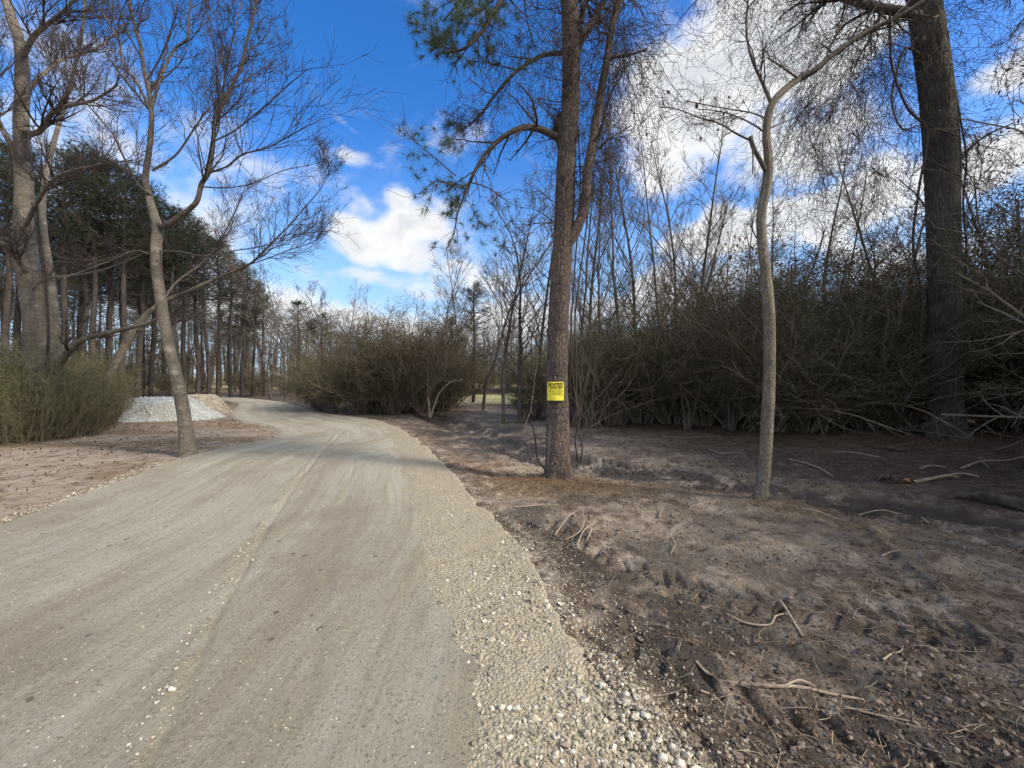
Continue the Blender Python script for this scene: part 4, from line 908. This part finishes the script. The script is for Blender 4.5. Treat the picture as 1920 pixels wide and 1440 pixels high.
BT = [(945, 14, 1, .62, 'crooked bare tree just left of the pine trunk at the thicket gap', 1.5), (977, 14.3, 4, .82, 'second crooked tree with clinging dead leaves, close left of the pine', 3.1),
      (905, 19, 2, 1.0, 'bare spreading tree behind the gap where the pale field shows', 2), (1010, 17, 1, .85, 'dense bare tree directly behind the pine\'s left side', .7), (1085, 16, 5, .78, 'thin bare tree just right of the pine trunk', 4), (1100, 21, 0, .9, 'tall bare tree rising behind the shrubs right of the pine', 5.1),
      (1170, 18, 5, .95, 'tallest slender bare tree above the thicket, midway between pine and young tree', .3), (1196, 21, 0, .95, 'bare tree right behind the tallest slender one', 2.2), (1236, 19, 5, .86, 'slender bare tree over the thicket, left of the broad crown', 1.1), (1300, 20, 1, .9, 'broad-crowned bare tree leaning over the thicket left of the young tree', 0.2),
      (1265, 24, 0, .95, 'distant bare tree between the broad crown and the slender trees', 3.3), (1370, 22, 2, 1.1, 'low spreading bare tree just left of the young tree', 4.4), (1130, 25, 1, .95, 'far bare tree seen low between pine and slender trees', 2.9),
      (1545, 20, 3, .98, 'conical bare tree with fine side twigs right of the young tree', 1), (1600, 19, 3, .85, 'second conical bare tree, nearer the huge trunk', 2), (1500, 23, 3, .8, 'small conical bare tree close right of the young tree', 3), (1660, 17, 1, .8, 'bare tree with tangled limbs left of the huge trunk', 4),
      (1830, 15, 4, 1.0, 'leafy-twigged tree right of the huge trunk', 1.2), (1890, 14, 1, .75, 'dark bare tree near the right edge', 3.4), (1960, 13.5, 4, .95, 'tree with dead leaves cut by the right edge', 5.2), (1700, 20, 0, .8, 'bare tree behind the huge trunk', 5.5),
      (575, 23, 2, .75, 'leaning bare tree where the road bends out of sight', 5.9), (618, 26, 4, .82, 'dark dense-twigged tree behind the left end of the center shrubs', 2.2), (655, 28, 1, .62, 'bare tree above the left part of the center shrubs', 3.0), (700, 29, 5, .55, 'slim forked bare tree above the center shrubs', 1.6), (772, 30, 3, .66, 'small conical bare tree rising alone above the center shrubs', 2.5),
      (830, 25, 2, .85, 'bushy bare tree right of the lone conical one', .9), (865, 27, 1, .8, 'bare tree beside the small green pine', 3.9), (535, 27, 1, .66, 'bare tree at the end of the pine stand', 4.8), (508, 29, 2, .9, 'pale-twigged bare tree beside the last pines', .5)]
for px, Y, k, s, lab, rz in BT: place(bare[k], px, Y, rz, s*(1.28 if px > 1050 else 1.12), lab, G1)
random.seed(33)
for k in range(80):
    px = random.uniform(430, 2200); Y = random.uniform(30, 52) if px < 1050 else random.uniform(19, 38)
    if px < 900: Y = random.uniform(34, 56)
    place(bare[random.randrange(6)], px, Y, random.uniform(0, 6.28), random.uniform(.5, .85)*(1 if px < 1050 else 1.3), 'distant bare tree in the hazy woods behind the shrubs', 'distant bare trees')
for k, (px, Y, s, lab) in enumerate([(887, 24, .50, 'small green pine standing behind the shrubs left of the roadside pine'), (560, 30, .50, 'short green pine at the right end of the left stand'), (604, 31, .44, 'short green pine behind the road bend'), (848, 30, .40, 'little pine half hidden beyond the center shrubs')]):
    place(pines[(k+1) % 4], px, Y, k*1.3, (s*1.15, s*1.15, s), lab, 'small pines beyond the road bend')

for k, (x, y, s) in enumerate([(17, 4, .95), (19, 6.8, 1), (18, 9.5, .9), (21, 3.2, 1), (22, 8.2, 1), (26, 5.5, 1.05), (15.5, 6.5, .8)]):  # out-of-view pines added so their crowns shade the right thicket and ground
    dup(pines[k % 4], (x, y, gz(x, y)), k*1.7, s, 'unseen pine added beyond the right edge to shade the thicket', 'unseen shade pines right of the clearing')
# shrubs
G2 = 'shrubs of the center thicket'; G3 = 'shrubs of the right thicket'
shr = [make_shrub(i, 4.0, group=G3) for i in range(4)]; gsh = [make_shrub(10+i, 3.6, leafm='green_leaf', group=G2, name='green_shrub') for i in range(2)]
CS = [(598, 18.6, .62, 1, 'green shrub at the left end of the center thicket by the road bend'), (630, 17.8, .66, 1, 'green leafy shrub second from the left in the center thicket'), (672, 17.6, .80, 0, 'arching brownish shrub left of the middle of the center thicket'), (715, 18, .95, 0, 'domed shrub with pale bare stems in the middle of the center thicket'),
      (760, 18.3, .98, 0, 'tall dark shrub right of the middle of the center thicket'), (795, 18, 1.0, 0, 'shrub with a pale bent limb at the right of the center thicket'), (828, 18.6, .90, 0, 'dark shrub at the right end of the center thicket'), (700, 20.5, 1.0, 0, 'tall shrub behind the domed one in the center thicket'), (790, 20.5, 1.08, 0, 'tallest shrub in the back of the center thicket'), (620, 21, .85, 1, 'green shrub behind the left end of the center thicket'), (740, 17.2, .55, 0, 'low twiggy shrub at the front foot of the center thicket'), (845, 21, .8, 0, 'shrub behind the right end of the center thicket')]
random.seed(35)
for px, Y, s, g, lab in CS: place(gsh[random.randrange(2)] if g else shr[random.randrange(4)], px, Y, random.uniform(0, 6.28), (s*1.05, s*1.05, s*.88), lab, G2)
RS = [(1000, 15.5, .62), (1035, 15, .6), (1105, 14, .66), (1150, 14.2, .80), (1205, 13.8, .86), (1262, 13.4, .88), (1320, 13.2, .92), (1382, 13, 1.0), (1440, 12.8, .98), (1500, 12.6, .9), (1560, 12.5, .95), (1625, 12.3, .98), (1690, 12, 1.0), (1862, 13.2, 1.15), (1920, 12.6, 1.2), (2010, 12, 1.2)]
loc_ = ['low shrub left of the pine, in the gap', 'low shrub directly behind the pine trunk', 'upright stemmed shrub just right of the pine', 'arching shrub a step right of the pine', 'dark shrub halfway between pine and the first pale stems', 'dark shrub with pale forked stems at its foot', 'dense shrub behind the bare pale stems', 'tall rounded shrub just left of the young tree', 'shrub directly behind the young tree', 'shrub just right of the young tree', 'reddish brown shrub between young tree and huge trunk', 'dark shrub in the deep shade midway to the huge trunk', 'shrub at the left foot of the huge trunk', 'dark shrub at the right foot of the huge trunk', 'very dark shrub near the right edge', 'shrub cut by the right edge of the picture']
for (px, Y, s), lab in zip(RS, loc_):
    place(gsh[random.randrange(2)] if px in (1105, 1000, 1035, 1382, 1205, 1560) else shr[random.randrange(4)], px, Y+random.uniform(-.5, .9), random.uniform(0, 6.28), (s*1.1, s*1.1, s*random.uniform(.72, 1.15)), lab, G3)
for k in range(36):
    px = random.uniform(1090, 2250); Y = random.uniform(14.8, 23); s = random.uniform(.75, 1.45) if px > 1330 else random.uniform(.6, 1.1)
    place(shr[random.randrange(4)], px, Y, random.uniform(0, 6.28), (s*1.15, s*1.15, s), 'tall shrub in the back rows of the dark right thicket', G3)
for k in range(11):   # unseen shrubs added right of the frame to shade the clearing
    y = 11-k*1.25+random.random(); x = max(10.2, 1.3*y+3)+random.random()*1.6; s = random.uniform(1.0, 1.25)
    dup(shr[k % 4], (x, y, gz(x, y)), random.uniform(0, 6.28), s, 'unseen shrub extending the right thicket, added beyond the right edge to cast shade', G3)
for k in range(30):
    px = random.uniform(-250, 560); Y = random.uniform(30, 48); s = random.uniform(.35, .6)
    place(shr[random.randrange(4)], px, Y, random.uniform(0, 6.28), (s*1.5, s*1.5, s), 'low undergrowth shrub far inside the left pine stand', 'undergrowth of the pine stand')
for k in range(34):
    px = random.uniform(520, 1150); Y = random.uniform(36, 60); s = random.uniform(.5, 1.0)
    place(shr[random.randrange(4)], px, Y, random.uniform(0, 6.28), (s*1.5, s*1.5, s), 'distant shrub in the woods beyond the road bend', 'distant shrubs')
# green brush on the left
br = [make_brush(i) for i in range(3)]
LB = [(-60, 9.3, 1.15), (5, 9.9, 1.1), (45, 9.6, .8), (70, 11.2, 1.12), (110, 10.4, .85), (135, 11.6, 1.0), (152, 12.0, .85), (172, 12.9, .62), (135, 13.4, 1.1), (188, 14.3, .42), (30, 12.4, 1.25), (-40, 12.0, 1.3), (100, 13.6, 1.2), (-10, 14.5, 1.4), (-110, 9.6, 1.2), (70, 9.9, .55), (135, 10.7, .5)]
bl = ['tall green brush cut by the left edge', 'green brush nearest the left edge', 'low brush in front of the massive trunk\'s left side', 'green brush at the massive trunk\'s foot', 'short brush right in front of the massive trunk', 'green brush just right of the massive trunk', 'green brush midway to the gravel pile', 'green brush close to the gravel pile', 'tall brush behind, midway to the gravel pile', 'last low brush touching the gravel pile\'s left end', 'tall brush behind the massive trunk\'s left', 'tall green brush behind the left edge clump', 'tall brush behind the massive trunk', 'tallest brush at the back left', 'green brush beyond the left edge', 'lowest brush tuft at the front, below the massive trunk', 'low front tuft right of the massive trunk']
for (px, Y, s), lab in zip(LB, bl): place(br[random.randrange(3)], px, Y, random.uniform(0, 6.28), s, lab, 'green brush on the left')

# far woods reading as one mass
random.seed(40); T = Tubes()
for k in range(1500):
    a = random.uniform(-1.35, 1.35); R_ = random.uniform(62, 95); x = math.sin(a)*R_; y = math.cos(a)*R_; Ht = random.uniform(6, 11); z0 = .4
    d = Vector((random.gauss(0, .05), 0, 1)); pts = [Vector((x, y, z0))]
    for s in range(4): d = (d+rvec(.05)).normalized(); pts.append(pts[-1]+d*Ht/4)
    T.add(pts, [.12, .10, .08, .05, .02], 4)
    for s in range(16):
        q = pts[1].lerp(pts[4], random.random()); dd = Vector((random.gauss(0, .8), random.gauss(0, .8), random.uniform(.3, 1))).normalized(); L = random.uniform(1, 2.6)
        T.add([q, q+dd*L*.5+rvec(.1), q+dd*L], [.035, .028, .015], 3)
tag(link('far_woods', T.mesh('far_woods'), M['grey_bark']), 'hazy mass of far bare woods along the horizon', 'woods', kind='stuff')

# ------------------------------------------------------------------ gravel piles
def pile(name, label, px, Yc, hx, hy, hz, cols, seed, flat=.55):
    x0 = (px-960)/F*Yc; root_z = gz(x0, Yc); n = 150
    u = np.linspace(-1.15, 1.15, n); U, V_ = np.meshgrid(u, u)
    th = np.arctan2(V_, U); r = np.hypot(U, V_)*(1+.16*fbm(np.cos(th)*1.5+seed, np.sin(th)*1.5, 3, seed))
    h = hz*(1-sst(flat*.55, 1.0, r)*1.0)*(1-.18*vn(U*2.0, V_*2, seed+4))
    h = np.minimum(h, hz*.86)+hz*.05*fbm(U*5, V_*5, 3, seed+2)+.012*fbm(U*40, V_*40, 2, seed+8)-.08*(r > 1.02)
    I, J = np.meshgrid(np.arange(n-1), np.arange(n-1), indexing='ij'); a = I*n+J
    root = empty(name, (x0, Yc, root_z), label, 'gravel pile')
    me = mesh_np(name, np.stack([U*hx, V_*hy, h-.02], -1).reshape(-1, 3), 4, np.stack([a, a+1, a+n+1, a+n], -1).reshape(-1, 4))
    m, t, b, tc = material(name+'_stone'); o = tc.outputs['Object']
    vc = t.new('ShaderNodeTexVoronoi'); t.inp(vc.inputs['Vector'], o); vc.inputs['Scale'].default_value = 26
    sp_ = t.new('ShaderNodeSeparateColor'); t.l.new(vc.outputs['Color'], sp_.inputs[0])
    c = t.mix(sp_.outputs[0], cols[0], cols[1]); c = t.mix(t.ramp(t.noise(o, 1.3, 4), .42, .6, 0, .8), c, cols[2]); c = t.mix(t.ramp(vc.outputs['Distance'], .5, .9, 0, .6), c, (.12, .12, .11))
    t.inp(b.inputs['Base Color'], c); bump(t, b, t.math('MULTIPLY', vc.outputs['Distance'], -1.), .03)
    link('heap', me, m, root)
    k = 1800; rr = np.sqrt(RN.random(k))*1.15; aa = RN.uniform(0, 2*PI, k); ux = rr*np.cos(aa); uy = rr*np.sin(aa)
    iu = np.clip(((ux+1.15)/2.3*(n-1)).astype(int), 0, n-1); iv = np.clip(((uy+1.15)/2.3*(n-1)).astype(int), 0, n-1)
    zz = np.maximum(h[iv, iu]-.02, 0)
    o2 = link('loose_stones', stones(np.stack([ux*hx, uy*hy, zz], 1), .014+.034*RN.random(k)**2, name=name+'_stones'), None, root)
    o2.data.materials.append(mat_tone(name+'_loose', [cols[2], cols[0], cols[1]])); o2['kind'] = 'stuff'
    return root
pile('gravel_pile', 'low flat-topped heap of blue-grey gravel behind the leaning roadside tree', 304, 15.2, 2.55, 1.3, .95, [(.34, .37, .38), (.50, .52, .53), (.30, .30, .27)], 3)
pile('gravel_pile', 'tan gravel heap at the right end of the blue-grey one', 372, 17.0, 1.45, 1.2, .98, [(.29, .265, .21), (.38, .35, .285), (.24, .215, .17)], 9)

# ------------------------------------------------------------------ fallen wood
def stick(label, lst, r0, r1, mat='dead_wood', forks=(), name='fallen_stick', cat='stick', lift=.012, group=None):
    pts = []
    for q in lst:
        x, y = gp(q[0], q[1]); pts.append(Vector((x, y, float(Hf(np.array([x]), np.array([y]))[0])+lift+(q[2] if len(q) > 2 else 0))))
    root = empty(name, pts[0], label, cat, group); n = len(pts)
    me = trunk_mesh(name+'_m', [p-pts[0] for p in pts], [r0+(r1-r0)*i/(n-1) for i in range(n)], 12, .02, ridges(min(r0, r1)*.25, 4, len(lst), 9)); link('wood', me, M[mat], root)
    for f in forks:
        pp_ = []
        for q in f:
            x, y = gp(q[0], q[1]); pp_.append(Vector((x, y, float(Hf(np.array([x]), np.array([y]))[0])+lift+(q[2] if len(q) > 2 else 0)))-pts[0])
        link('side_twig', trunk_mesh(name+'_f', pp_, [r1]*(len(pp_)-1)+[r1*.5], 8, .03), M[mat], root)
    return root
stick('longest pale stick lying flat in the mud at the lower right', [(1390, 1255), (1440, 1266), (1500, 1270), (1560, 1280), (1620, 1288)], .011, .006, forks=[[(1470, 1268), (1500, 1262, .02), (1530, 1264)]])
stick('bent pale twig crossing a darker stick in the middle of the mud', [(1363, 1138), (1400, 1150), (1443, 1153), (1455, 1142, .02), (1475, 1130)], .007, .005)
stick('straight darker stick crossed by a bent pale twig', [(1462, 1106), (1478, 1135, .03), (1505, 1172)], .009, .007)
stick('thin stick pointing right below the longest pale one', [(1585, 1308), (1640, 1325), (1705, 1342)], .006, .003)
stick('short curved twig near the right shore of the mud, below the crossed sticks', [(1655, 1222), (1672, 1208), (1690, 1205), (1695, 1185)], .006, .003)
stick('short brown stick left of the longest pale one', [(1305, 1228), (1325, 1240), (1340, 1250)], .008, .006)
stick('small hooked twig on the tyre treads', [(1314, 1282), (1340, 1280), (1358, 1290)], .004, .003)
stick('stubby pale root end beside the gravel edge', [(1118, 1132), (1130, 1138, .01), (1138, 1143)], .010, .014)
stick('grey forked branch lying on the slope behind the berm', [(1480, 852), (1510, 862, .02), (1540, 874, .02), (1562, 882)], .018, .010)
stick('pale branch lying by the broken stump at the right', [(1712, 898), (1745, 895, .03), (1778, 890, .05), (1805, 884, .04), (1835, 886)], .030, .014, forks=[[(1778, 890, .04), (1800, 893, .04)]])
stick('thin stick on the far slope below the huge trunk', [(1610, 932), (1650, 930, .01), (1690, 934)], .010, .006)
stick('light stick lying at the right of the young tree\'s foot', [(1505, 955), (1530, 958), (1580, 966)], .012, .006)
stick('small twig halfway along the berm', [(1652, 1032), (1670, 1030, .01), (1688, 1030)], .007, .005)
stick('pale curved stick left of the pine foot', [(965, 953), (990, 952), (1018, 949)], .009, .006)
rt = stick('tangle of dry roots on the slope below the pine', [(1080, 968, .03), (1092, 985, .08), (1108, 1000, .05), (1100, 1012, .02)], .009, .006, name='root_tangle', cat='roots', forks=[[(1040, 1003), (1065, 985, .07), (1082, 975, .1)], [(1060, 1010), (1085, 1005, .05), (1095, 995, .09), (1090, 975, .14)], [(1082, 1022), (1095, 1005, .06), (1112, 998, .08), (1118, 988, .10)], [(1108, 1000, .05), (1120, 1005, .02), (1128, 1012)]])
stick('small forked twig on the slope right of the root tangle', [(1258, 1030), (1266, 1018, .03), (1256, 1010, .05)], .005, .003, forks=[[(1270, 1032), (1266, 1018, .03)]])
stick('twisted stem standing out of the slope under the young tree', [(1236, 965), (1242, 955, .03), (1240, 945, .06)], .006, .004)
stick('pale split branch lying just beyond the broken stump', [(1725, 872), (1745, 868, .04), (1775, 870, .03)], .016, .010)
stick('grey stick pointing at the huge trunk from the left', [(1560, 838), (1600, 842, .02), (1650, 848)], .012, .007)
stick('long bare branch lying in the shade at the far right', [(1800, 868), (1840, 862, .05), (1885, 858, .03), (1920, 850)], .020, .010, forks=[[(1840, 862, .05), (1855, 870, .03)]])
stick('short pale stick in the dark dirt between stump and track', [(1728, 938), (1738, 945, .01), (1750, 953)], .012, .008)
stick('thin branch on the ground in front of the pale forked stems', [(1240, 812), (1275, 815, .02), (1330, 812)], .010, .005)
stick('crooked stick lying left of the young tree in the dark dirt', [(1330, 835), (1350, 845, .03), (1385, 842), (1400, 850)], .009, .005)
stick('dark half-buried log at the right edge', [(1795, 925, .04), (1830, 932, .07), (1880, 942, .07), (1940, 955, .05)], .055, .075, mat='dark_wood', name='fallen_log', cat='log')
stick('dark rotten log lying under the thicket left of the huge trunk', [(1640, 832), (1665, 834, .03), (1700, 838, .02)], .06, .045, mat='dark_wood', name='fallen_log', cat='log')
def lump(name, label, cat, px, py, rx, ry, rz, mat, seed, extra=None):
    x, y = gp(px, py); z = float(Hf(np.array([x]), np.array([y]))[0])
    root = empty(name, (x, y, z), label, cat)
    n = 28; m_ = 18; V = []; 
    th = np.linspace(0, 2*PI, n, endpoint=False); ph = np.linspace(0.02, PI-.02, m_); TH, PH = np.meshgrid(th, ph)
    R = 1+.5*fbm(np.cos(TH)*np.sin(PH)*1.6+seed, np.sin(TH)*np.sin(PH)*1.6+np.cos(PH)*1.7, 4, seed)
    V = np.stack([R*np.cos(TH)*np.sin(PH)*rx, R*np.sin(TH)*np.sin(PH)*ry, R*np.cos(PH)*rz+rz*.3], -1).reshape(-1, 3)
    I, J = np.meshgrid(np.arange(m_-1), np.arange(n), indexing='ij'); a = I*n+J; b_ = I*n+(J+1) % n
    link('body', mesh_np(name, V, 4, np.stack([a, b_, b_+n, a+n], -1).reshape(-1, 4)), mat, root)
    return root
st = lump('broken_stump', 'torn dark stump with orange split wood lying at the right', 'stump', 1668, 893, .20, .14, .10, M['dark_wood'], 4)
for i in range(7):
    a = i*.8; p = [Vector((.14*math.cos(a), -.08+.08*math.sin(a), .04)), Vector((.24*math.cos(a), -.12+.1*math.sin(a), .06+.05*(i % 3))), Vector((.36*math.cos(a+.2), -.1+.16*math.sin(a+.2), .02))]
    link('root', trunk_mesh('stump_root%d' % i, p, [.022, .016, .007], 8, .04), M['dark_wood'], st)
link('split_wood', trunk_mesh('split', [Vector((.02, -.15, .02)), Vector((.10, -.17, .05)), Vector((.19, -.13, .03))], [.02, .04, .015], 10, .02, ridges(.008, 5, 2, 20)), M['raw_wood'], st)
M['rock'] = mat_plain('field_stone', (.30, .25, .21), (.20, .165, .14), 14)
M['white_rock'] = mat_plain('white_quartz', (.62, .58, .52), (.45, .41, .36), 14)
lump('flat_stone', 'flat brown stone half sunk in the mud beside the gravel edge', 'stone', 1203, 1183, .026, .022, .010, M['rock'], 2)
lump('field_stone', 'small pale stone beside the crossed sticks', 'stone', 1482, 1101, .020, .016, .014, M['rock'], 6)
for i, (px, py, s, lab) in enumerate([(941, 1337, .017, 'left of two touching white stones in the loose gravel'), (955, 1339, .017, 'right of two touching white stones in the loose gravel'), (1174, 1309, .016, 'white stone alone on the mud edge of the gravel'), (1262, 1402, .018, 'yellowish stone at the gravel edge near the bottom'), (1243, 1432, .020, 'left white stone of the pair at the bottom gravel edge'), (1275, 1433, .022, 'right white stone of the pair at the bottom gravel edge'), (320, 1310, .014, 'pale stone sitting on the ridge of the road'), (738, 1270, .010, 'tiny white stone alone on the packed road')][:7]):
    o = lump('white_stone', lab, 'stone', px, py, s, s*.8, s*.8, M['white_rock'], 20+i)
    x_, y_ = np.array([o.location.x]), np.array([o.location.y]); L_, R_, S_ = ed(XL, y_), ed(XR, y_), ed(XS, y_); zs = [float(Hf(x_, y_)[0])]
    if x_[0] < R_[0]+.36: zs.append(float(road_h(x_, y_, x_-L_+.08, R_+.36-x_)[0]))
    if R_[0]-.4 < x_[0] < S_[0]+.14: zs.append(float(sh_h(x_, y_, x_-R_+.40, S_+.14-x_)[0]))
    o.location.z = max(zs)+s*.25

# clumps of dead wood and arching bare stems at the thicket foot
random.seed(50)
T = Tubes(); rt = empty('bare_shrub', (at(1100, 780, 13).x, 13, 0), 'spray of pale bare arching stems just right of the pine', 'shrub', None)
for i in range(34):
    p = Vector((at(random.gauss(1100, 18), 780, 12.6).x, 12.6+random.gauss(0, .3), 0))-rt.location
    grow(T, p, Vector((random.gauss(.25, .35), random.gauss(0, .2), 1)).normalized(), random.uniform(1.8, 3.6), random.uniform(.010, .02), 0, Spec(seg=[8, 5], wob=[.08, .1], trop=[-.03, 0], n=[2, 0], maxl=1, rmin=.006, ratio=[.4], rr=[.6], ang=[.5], t0=[.4], hi=4))
link('stems', T.mesh('bare_stems'), M['pale_twig'], rt)
for lab, base, Yb, lst in (('pale forked stem cluster at the foot of the dark shrub right of the pine', 1285, 12.3, [[(1290, 795), (1292, 765), (1280, 735), (1270, 700)], [(1286, 795), (1280, 760), (1276, 730)], [(1292, 795), (1305, 755), (1312, 725), (1300, 690)]]),
                       ('pale forked stem cluster left of the young tree', 1370, 12.2, [[(1372, 790), (1378, 750), (1384, 720), (1380, 690), (1355, 650)], [(1368, 790), (1365, 750), (1350, 720)], [(1374, 790), (1392, 740), (1395, 700)]]),
                       ('white bent dead limb in front of the center thicket', 806, 17.0, [[(806, 765), (822, 740), (838, 722), (850, 715), (868, 712)], [(806, 765), (802, 730), (803, 700)]]),
                       ('pale stems fanning from the middle of the center thicket', 735, 17.0, [[(738, 770), (728, 745), (710, 725), (690, 715), (670, 715)], [(740, 770), (742, 735), (755, 712)], [(736, 770), (715, 752), (690, 748), (665, 758)]])):
    r0 = Vector(((base-960)/F*Yb, Yb, gz((base-960)/F*Yb, Yb))); rt = empty('stem_cluster', r0, lab, 'stems')
    for l_ in lst:
        P = [at(q[0], q[1], Yb+random.uniform(-.05, .05)*i)-r0 for i, q in enumerate(l_)]; P[0].z = -.05
        link('stem', trunk_mesh('cluster_stem', P, [.05*(1-.6*i/(len(P)-1)) for i in range(len(P))], 10, .06, ridges(.006, 4, 3, 3)), M['grey_bark'] if 'white' not in lab else M['dead_wood'], rt)

# ------------------------------------------------------------------ sky, sun, camera
SUN_EL, SUN_AZ = math.radians(36), math.radians(112)
wd = bpy.data.worlds.new('World'); scene.world = wd; wd.use_nodes = True
t = NT(wd.node_tree); bgN = t.n['Background']
sky = t.new('ShaderNodeTexSky'); sky.sky_type = 'NISHITA'; sky.sun_disc = False; sky.sun_elevation = SUN_EL; sky.sun_rotation = SUN_AZ
sky.air_density = 1.0; sky.dust_density = .6; sky.ozone_density = 1.6
hs = t.new('ShaderNodeHueSaturation'); hs.inputs['Saturation'].default_value = 1.4; hs.inputs['Value'].default_value = 1.75; t.l.new(sky.outputs[0], hs.inputs['Color'])
dir0 = t.new('ShaderNodeTexCoord').outputs['Generated']
def warp(v, sc_, am):
    n = t.new('ShaderNodeTexNoise'); t.inp(n.inputs['Vector'], v); n.inputs['Scale'].default_value = sc_; n.inputs['Detail'].default_value = 2
    return t.vmath('MULTIPLY', t.vmath('SUBTRACT', n.outputs['Color'], (.5, .5, .5)), (am, am, am))
dirv = t.vmath('NORMALIZE', t.vmath('ADD', dir0, t.vmath('ADD', warp(dir0, 2.6, .30), warp(dir0, 8, .12))))
blobs = [(755, 430, 150, 60, 1.1), (675, 405, 75, 40, .8), (780, 490, 220, 40, .75), (1290, 200, 150, 150, 1.2), (1370, 80, 150, 130, 1.2), (1510, 60, 170, 90, 1.0), (1480, 230, 170, 130, 1.0), (1400, 450, 170, 70, 1.2), (1530, 400, 150, 100, 1.2), (1640, 330, 170, 110, 1.1), (1830, 250, 190, 90, 1.2), (1700, 470, 200, 80, .8),
         (1900, 60, 120, 60, .8), (110, 330, 420, 260, .62), (420, 420, 280, 160, .6), (560, 470, 170, 90, .6), (560, 590, 420, 90, .95), (900, 600, 420, 90, .9), (1250, 560, 250, 80, .9), (655, 225, 60, 30, .6), (692, 300, 50, 30, .6), (600, 300, 120, 160, .35)]
nz = t.noise(t.scale(dir0, (1, 1, 1.5)), 3.6, 5, .6, 0); nzf = t.noise(t.scale(dir0, (1, 1, 1.6)), 9, 5, .64, 0)
tot = None
for px, py, rx, ry, am in blobs:
    c = Vector((px-960, F, HZ-py)); ln = c.length; c.normalize(); rt_ = Vector((c.y, -c.x, 0)).normalized(); up = rt_.cross(c)
    rxa = rx/F*(1/(1+((px-960)/F)**2)); rya = ry/F*(F/ln)
    mp = t.new('ShaderNodeMapping'); mp.vector_type = 'TEXTURE'; t.l.new(dirv, mp.inputs[0]); mp.inputs['Location'].default_value = c
    mp.inputs['Rotation'].default_value = Matrix((rt_, c, up)).transposed().to_euler(); mp.inputs['Scale'].default_value = (rxa, .7, rya)
    f = t.ramp(t.vmath('LENGTH', mp.outputs[0]), 1.27, 0.1, 0, am)
    tot = f if tot is None else t.math('MAXIMUM', tot, f)
sx = t.new('ShaderNodeSeparateXYZ'); t.l.new(dir0, sx.inputs[0])
tot = t.math('MAXIMUM', tot, t.math('MULTIPLY', t.ramp(sx.outputs[1], .25, -.25), .8)); tot = t.math('MAXIMUM', tot, t.math('MULTIPLY', t.ramp(sx.outputs[2], .78, .92), .8))  # unseen cloud cover behind and overhead, added to whiten the ambient light
dens = t.math('ADD', tot, t.math('MULTIPLY', t.math('SUBTRACT', nz, .5), 1.9)); dens = t.math('ADD', dens, t.math('MULTIPLY', t.math('SUBTRACT', nzf, .5), 1.1))
mask = t.ramp(dens, .25, .92)
# thin cirrus
ci = t.ramp(t.noise(t.scale(dir0, (1.2, 3, 2.5)), 2.2, 4, .6, 1.2), .56, .85, 0, .3)
mask = t.math('MAXIMUM', mask, ci)
shade = t.math('ADD', t.math('MULTIPLY', t.ramp(dens, .6, 1.35), .55), t.math('MULTIPLY', t.ramp(nzf, .4, .6), .3), clamp=True)
ccol = t.mix(shade, (7.5, 7.5, 7.4), (4.7, 5.0, 5.5))
tint = t.mix(1.0, hs.outputs[0], (.92, .86, 1.05), 'MULTIPLY'); tint = t.mix(t.ramp(sx.outputs[2], .52, .02, 0, .8), tint, (3.6, 5.5, 7.3)); fin = t.mix(mask, tint, ccol); t.l.new(fin, bgN.inputs[0]); bgN.inputs[1].default_value = .11

sun = bpy.data.lights.new('sun', 'SUN'); sun.energy = 4.7; sun.angle = math.radians(10); sun.color = (1, .90, .76)
so = bpy.data.objects.new('sun', sun); col.objects.link(so)
sd = Vector((math.sin(SUN_AZ)*math.cos(SUN_EL), math.cos(SUN_AZ)*math.cos(SUN_EL), math.sin(SUN_EL)))
so.rotation_euler = sd.to_track_quat('Z', 'Y').to_euler(); so.location = sd*60

cam = bpy.data.cameras.new('camera'); co = bpy.data.objects.new('camera', cam); col.objects.link(co)
cam.sensor_width = 36; cam.lens = 36*F/1920; cam.clip_end = 2000; cam.clip_start = .05
cam.shift_y = -(720-HZ)/1920
co.location = (0, 0, EYE); co.rotation_euler = (PI/2, 0, 0); scene.camera = co
scene.view_settings.view_transform = 'Standard'; scene.view_settings.look = 'None'; scene.view_settings.gamma = 1; scene.view_settings.exposure = .38
scene.render.engine = 'CYCLES'
scene.cycles.use_adaptive_sampling = True; scene.cycles.adaptive_threshold = .03; scene.cycles.max_bounces = 4; scene.cycles.diffuse_bounces = 2; scene.cycles.glossy_bounces = 1; scene.cycles.transmission_bounces = 2
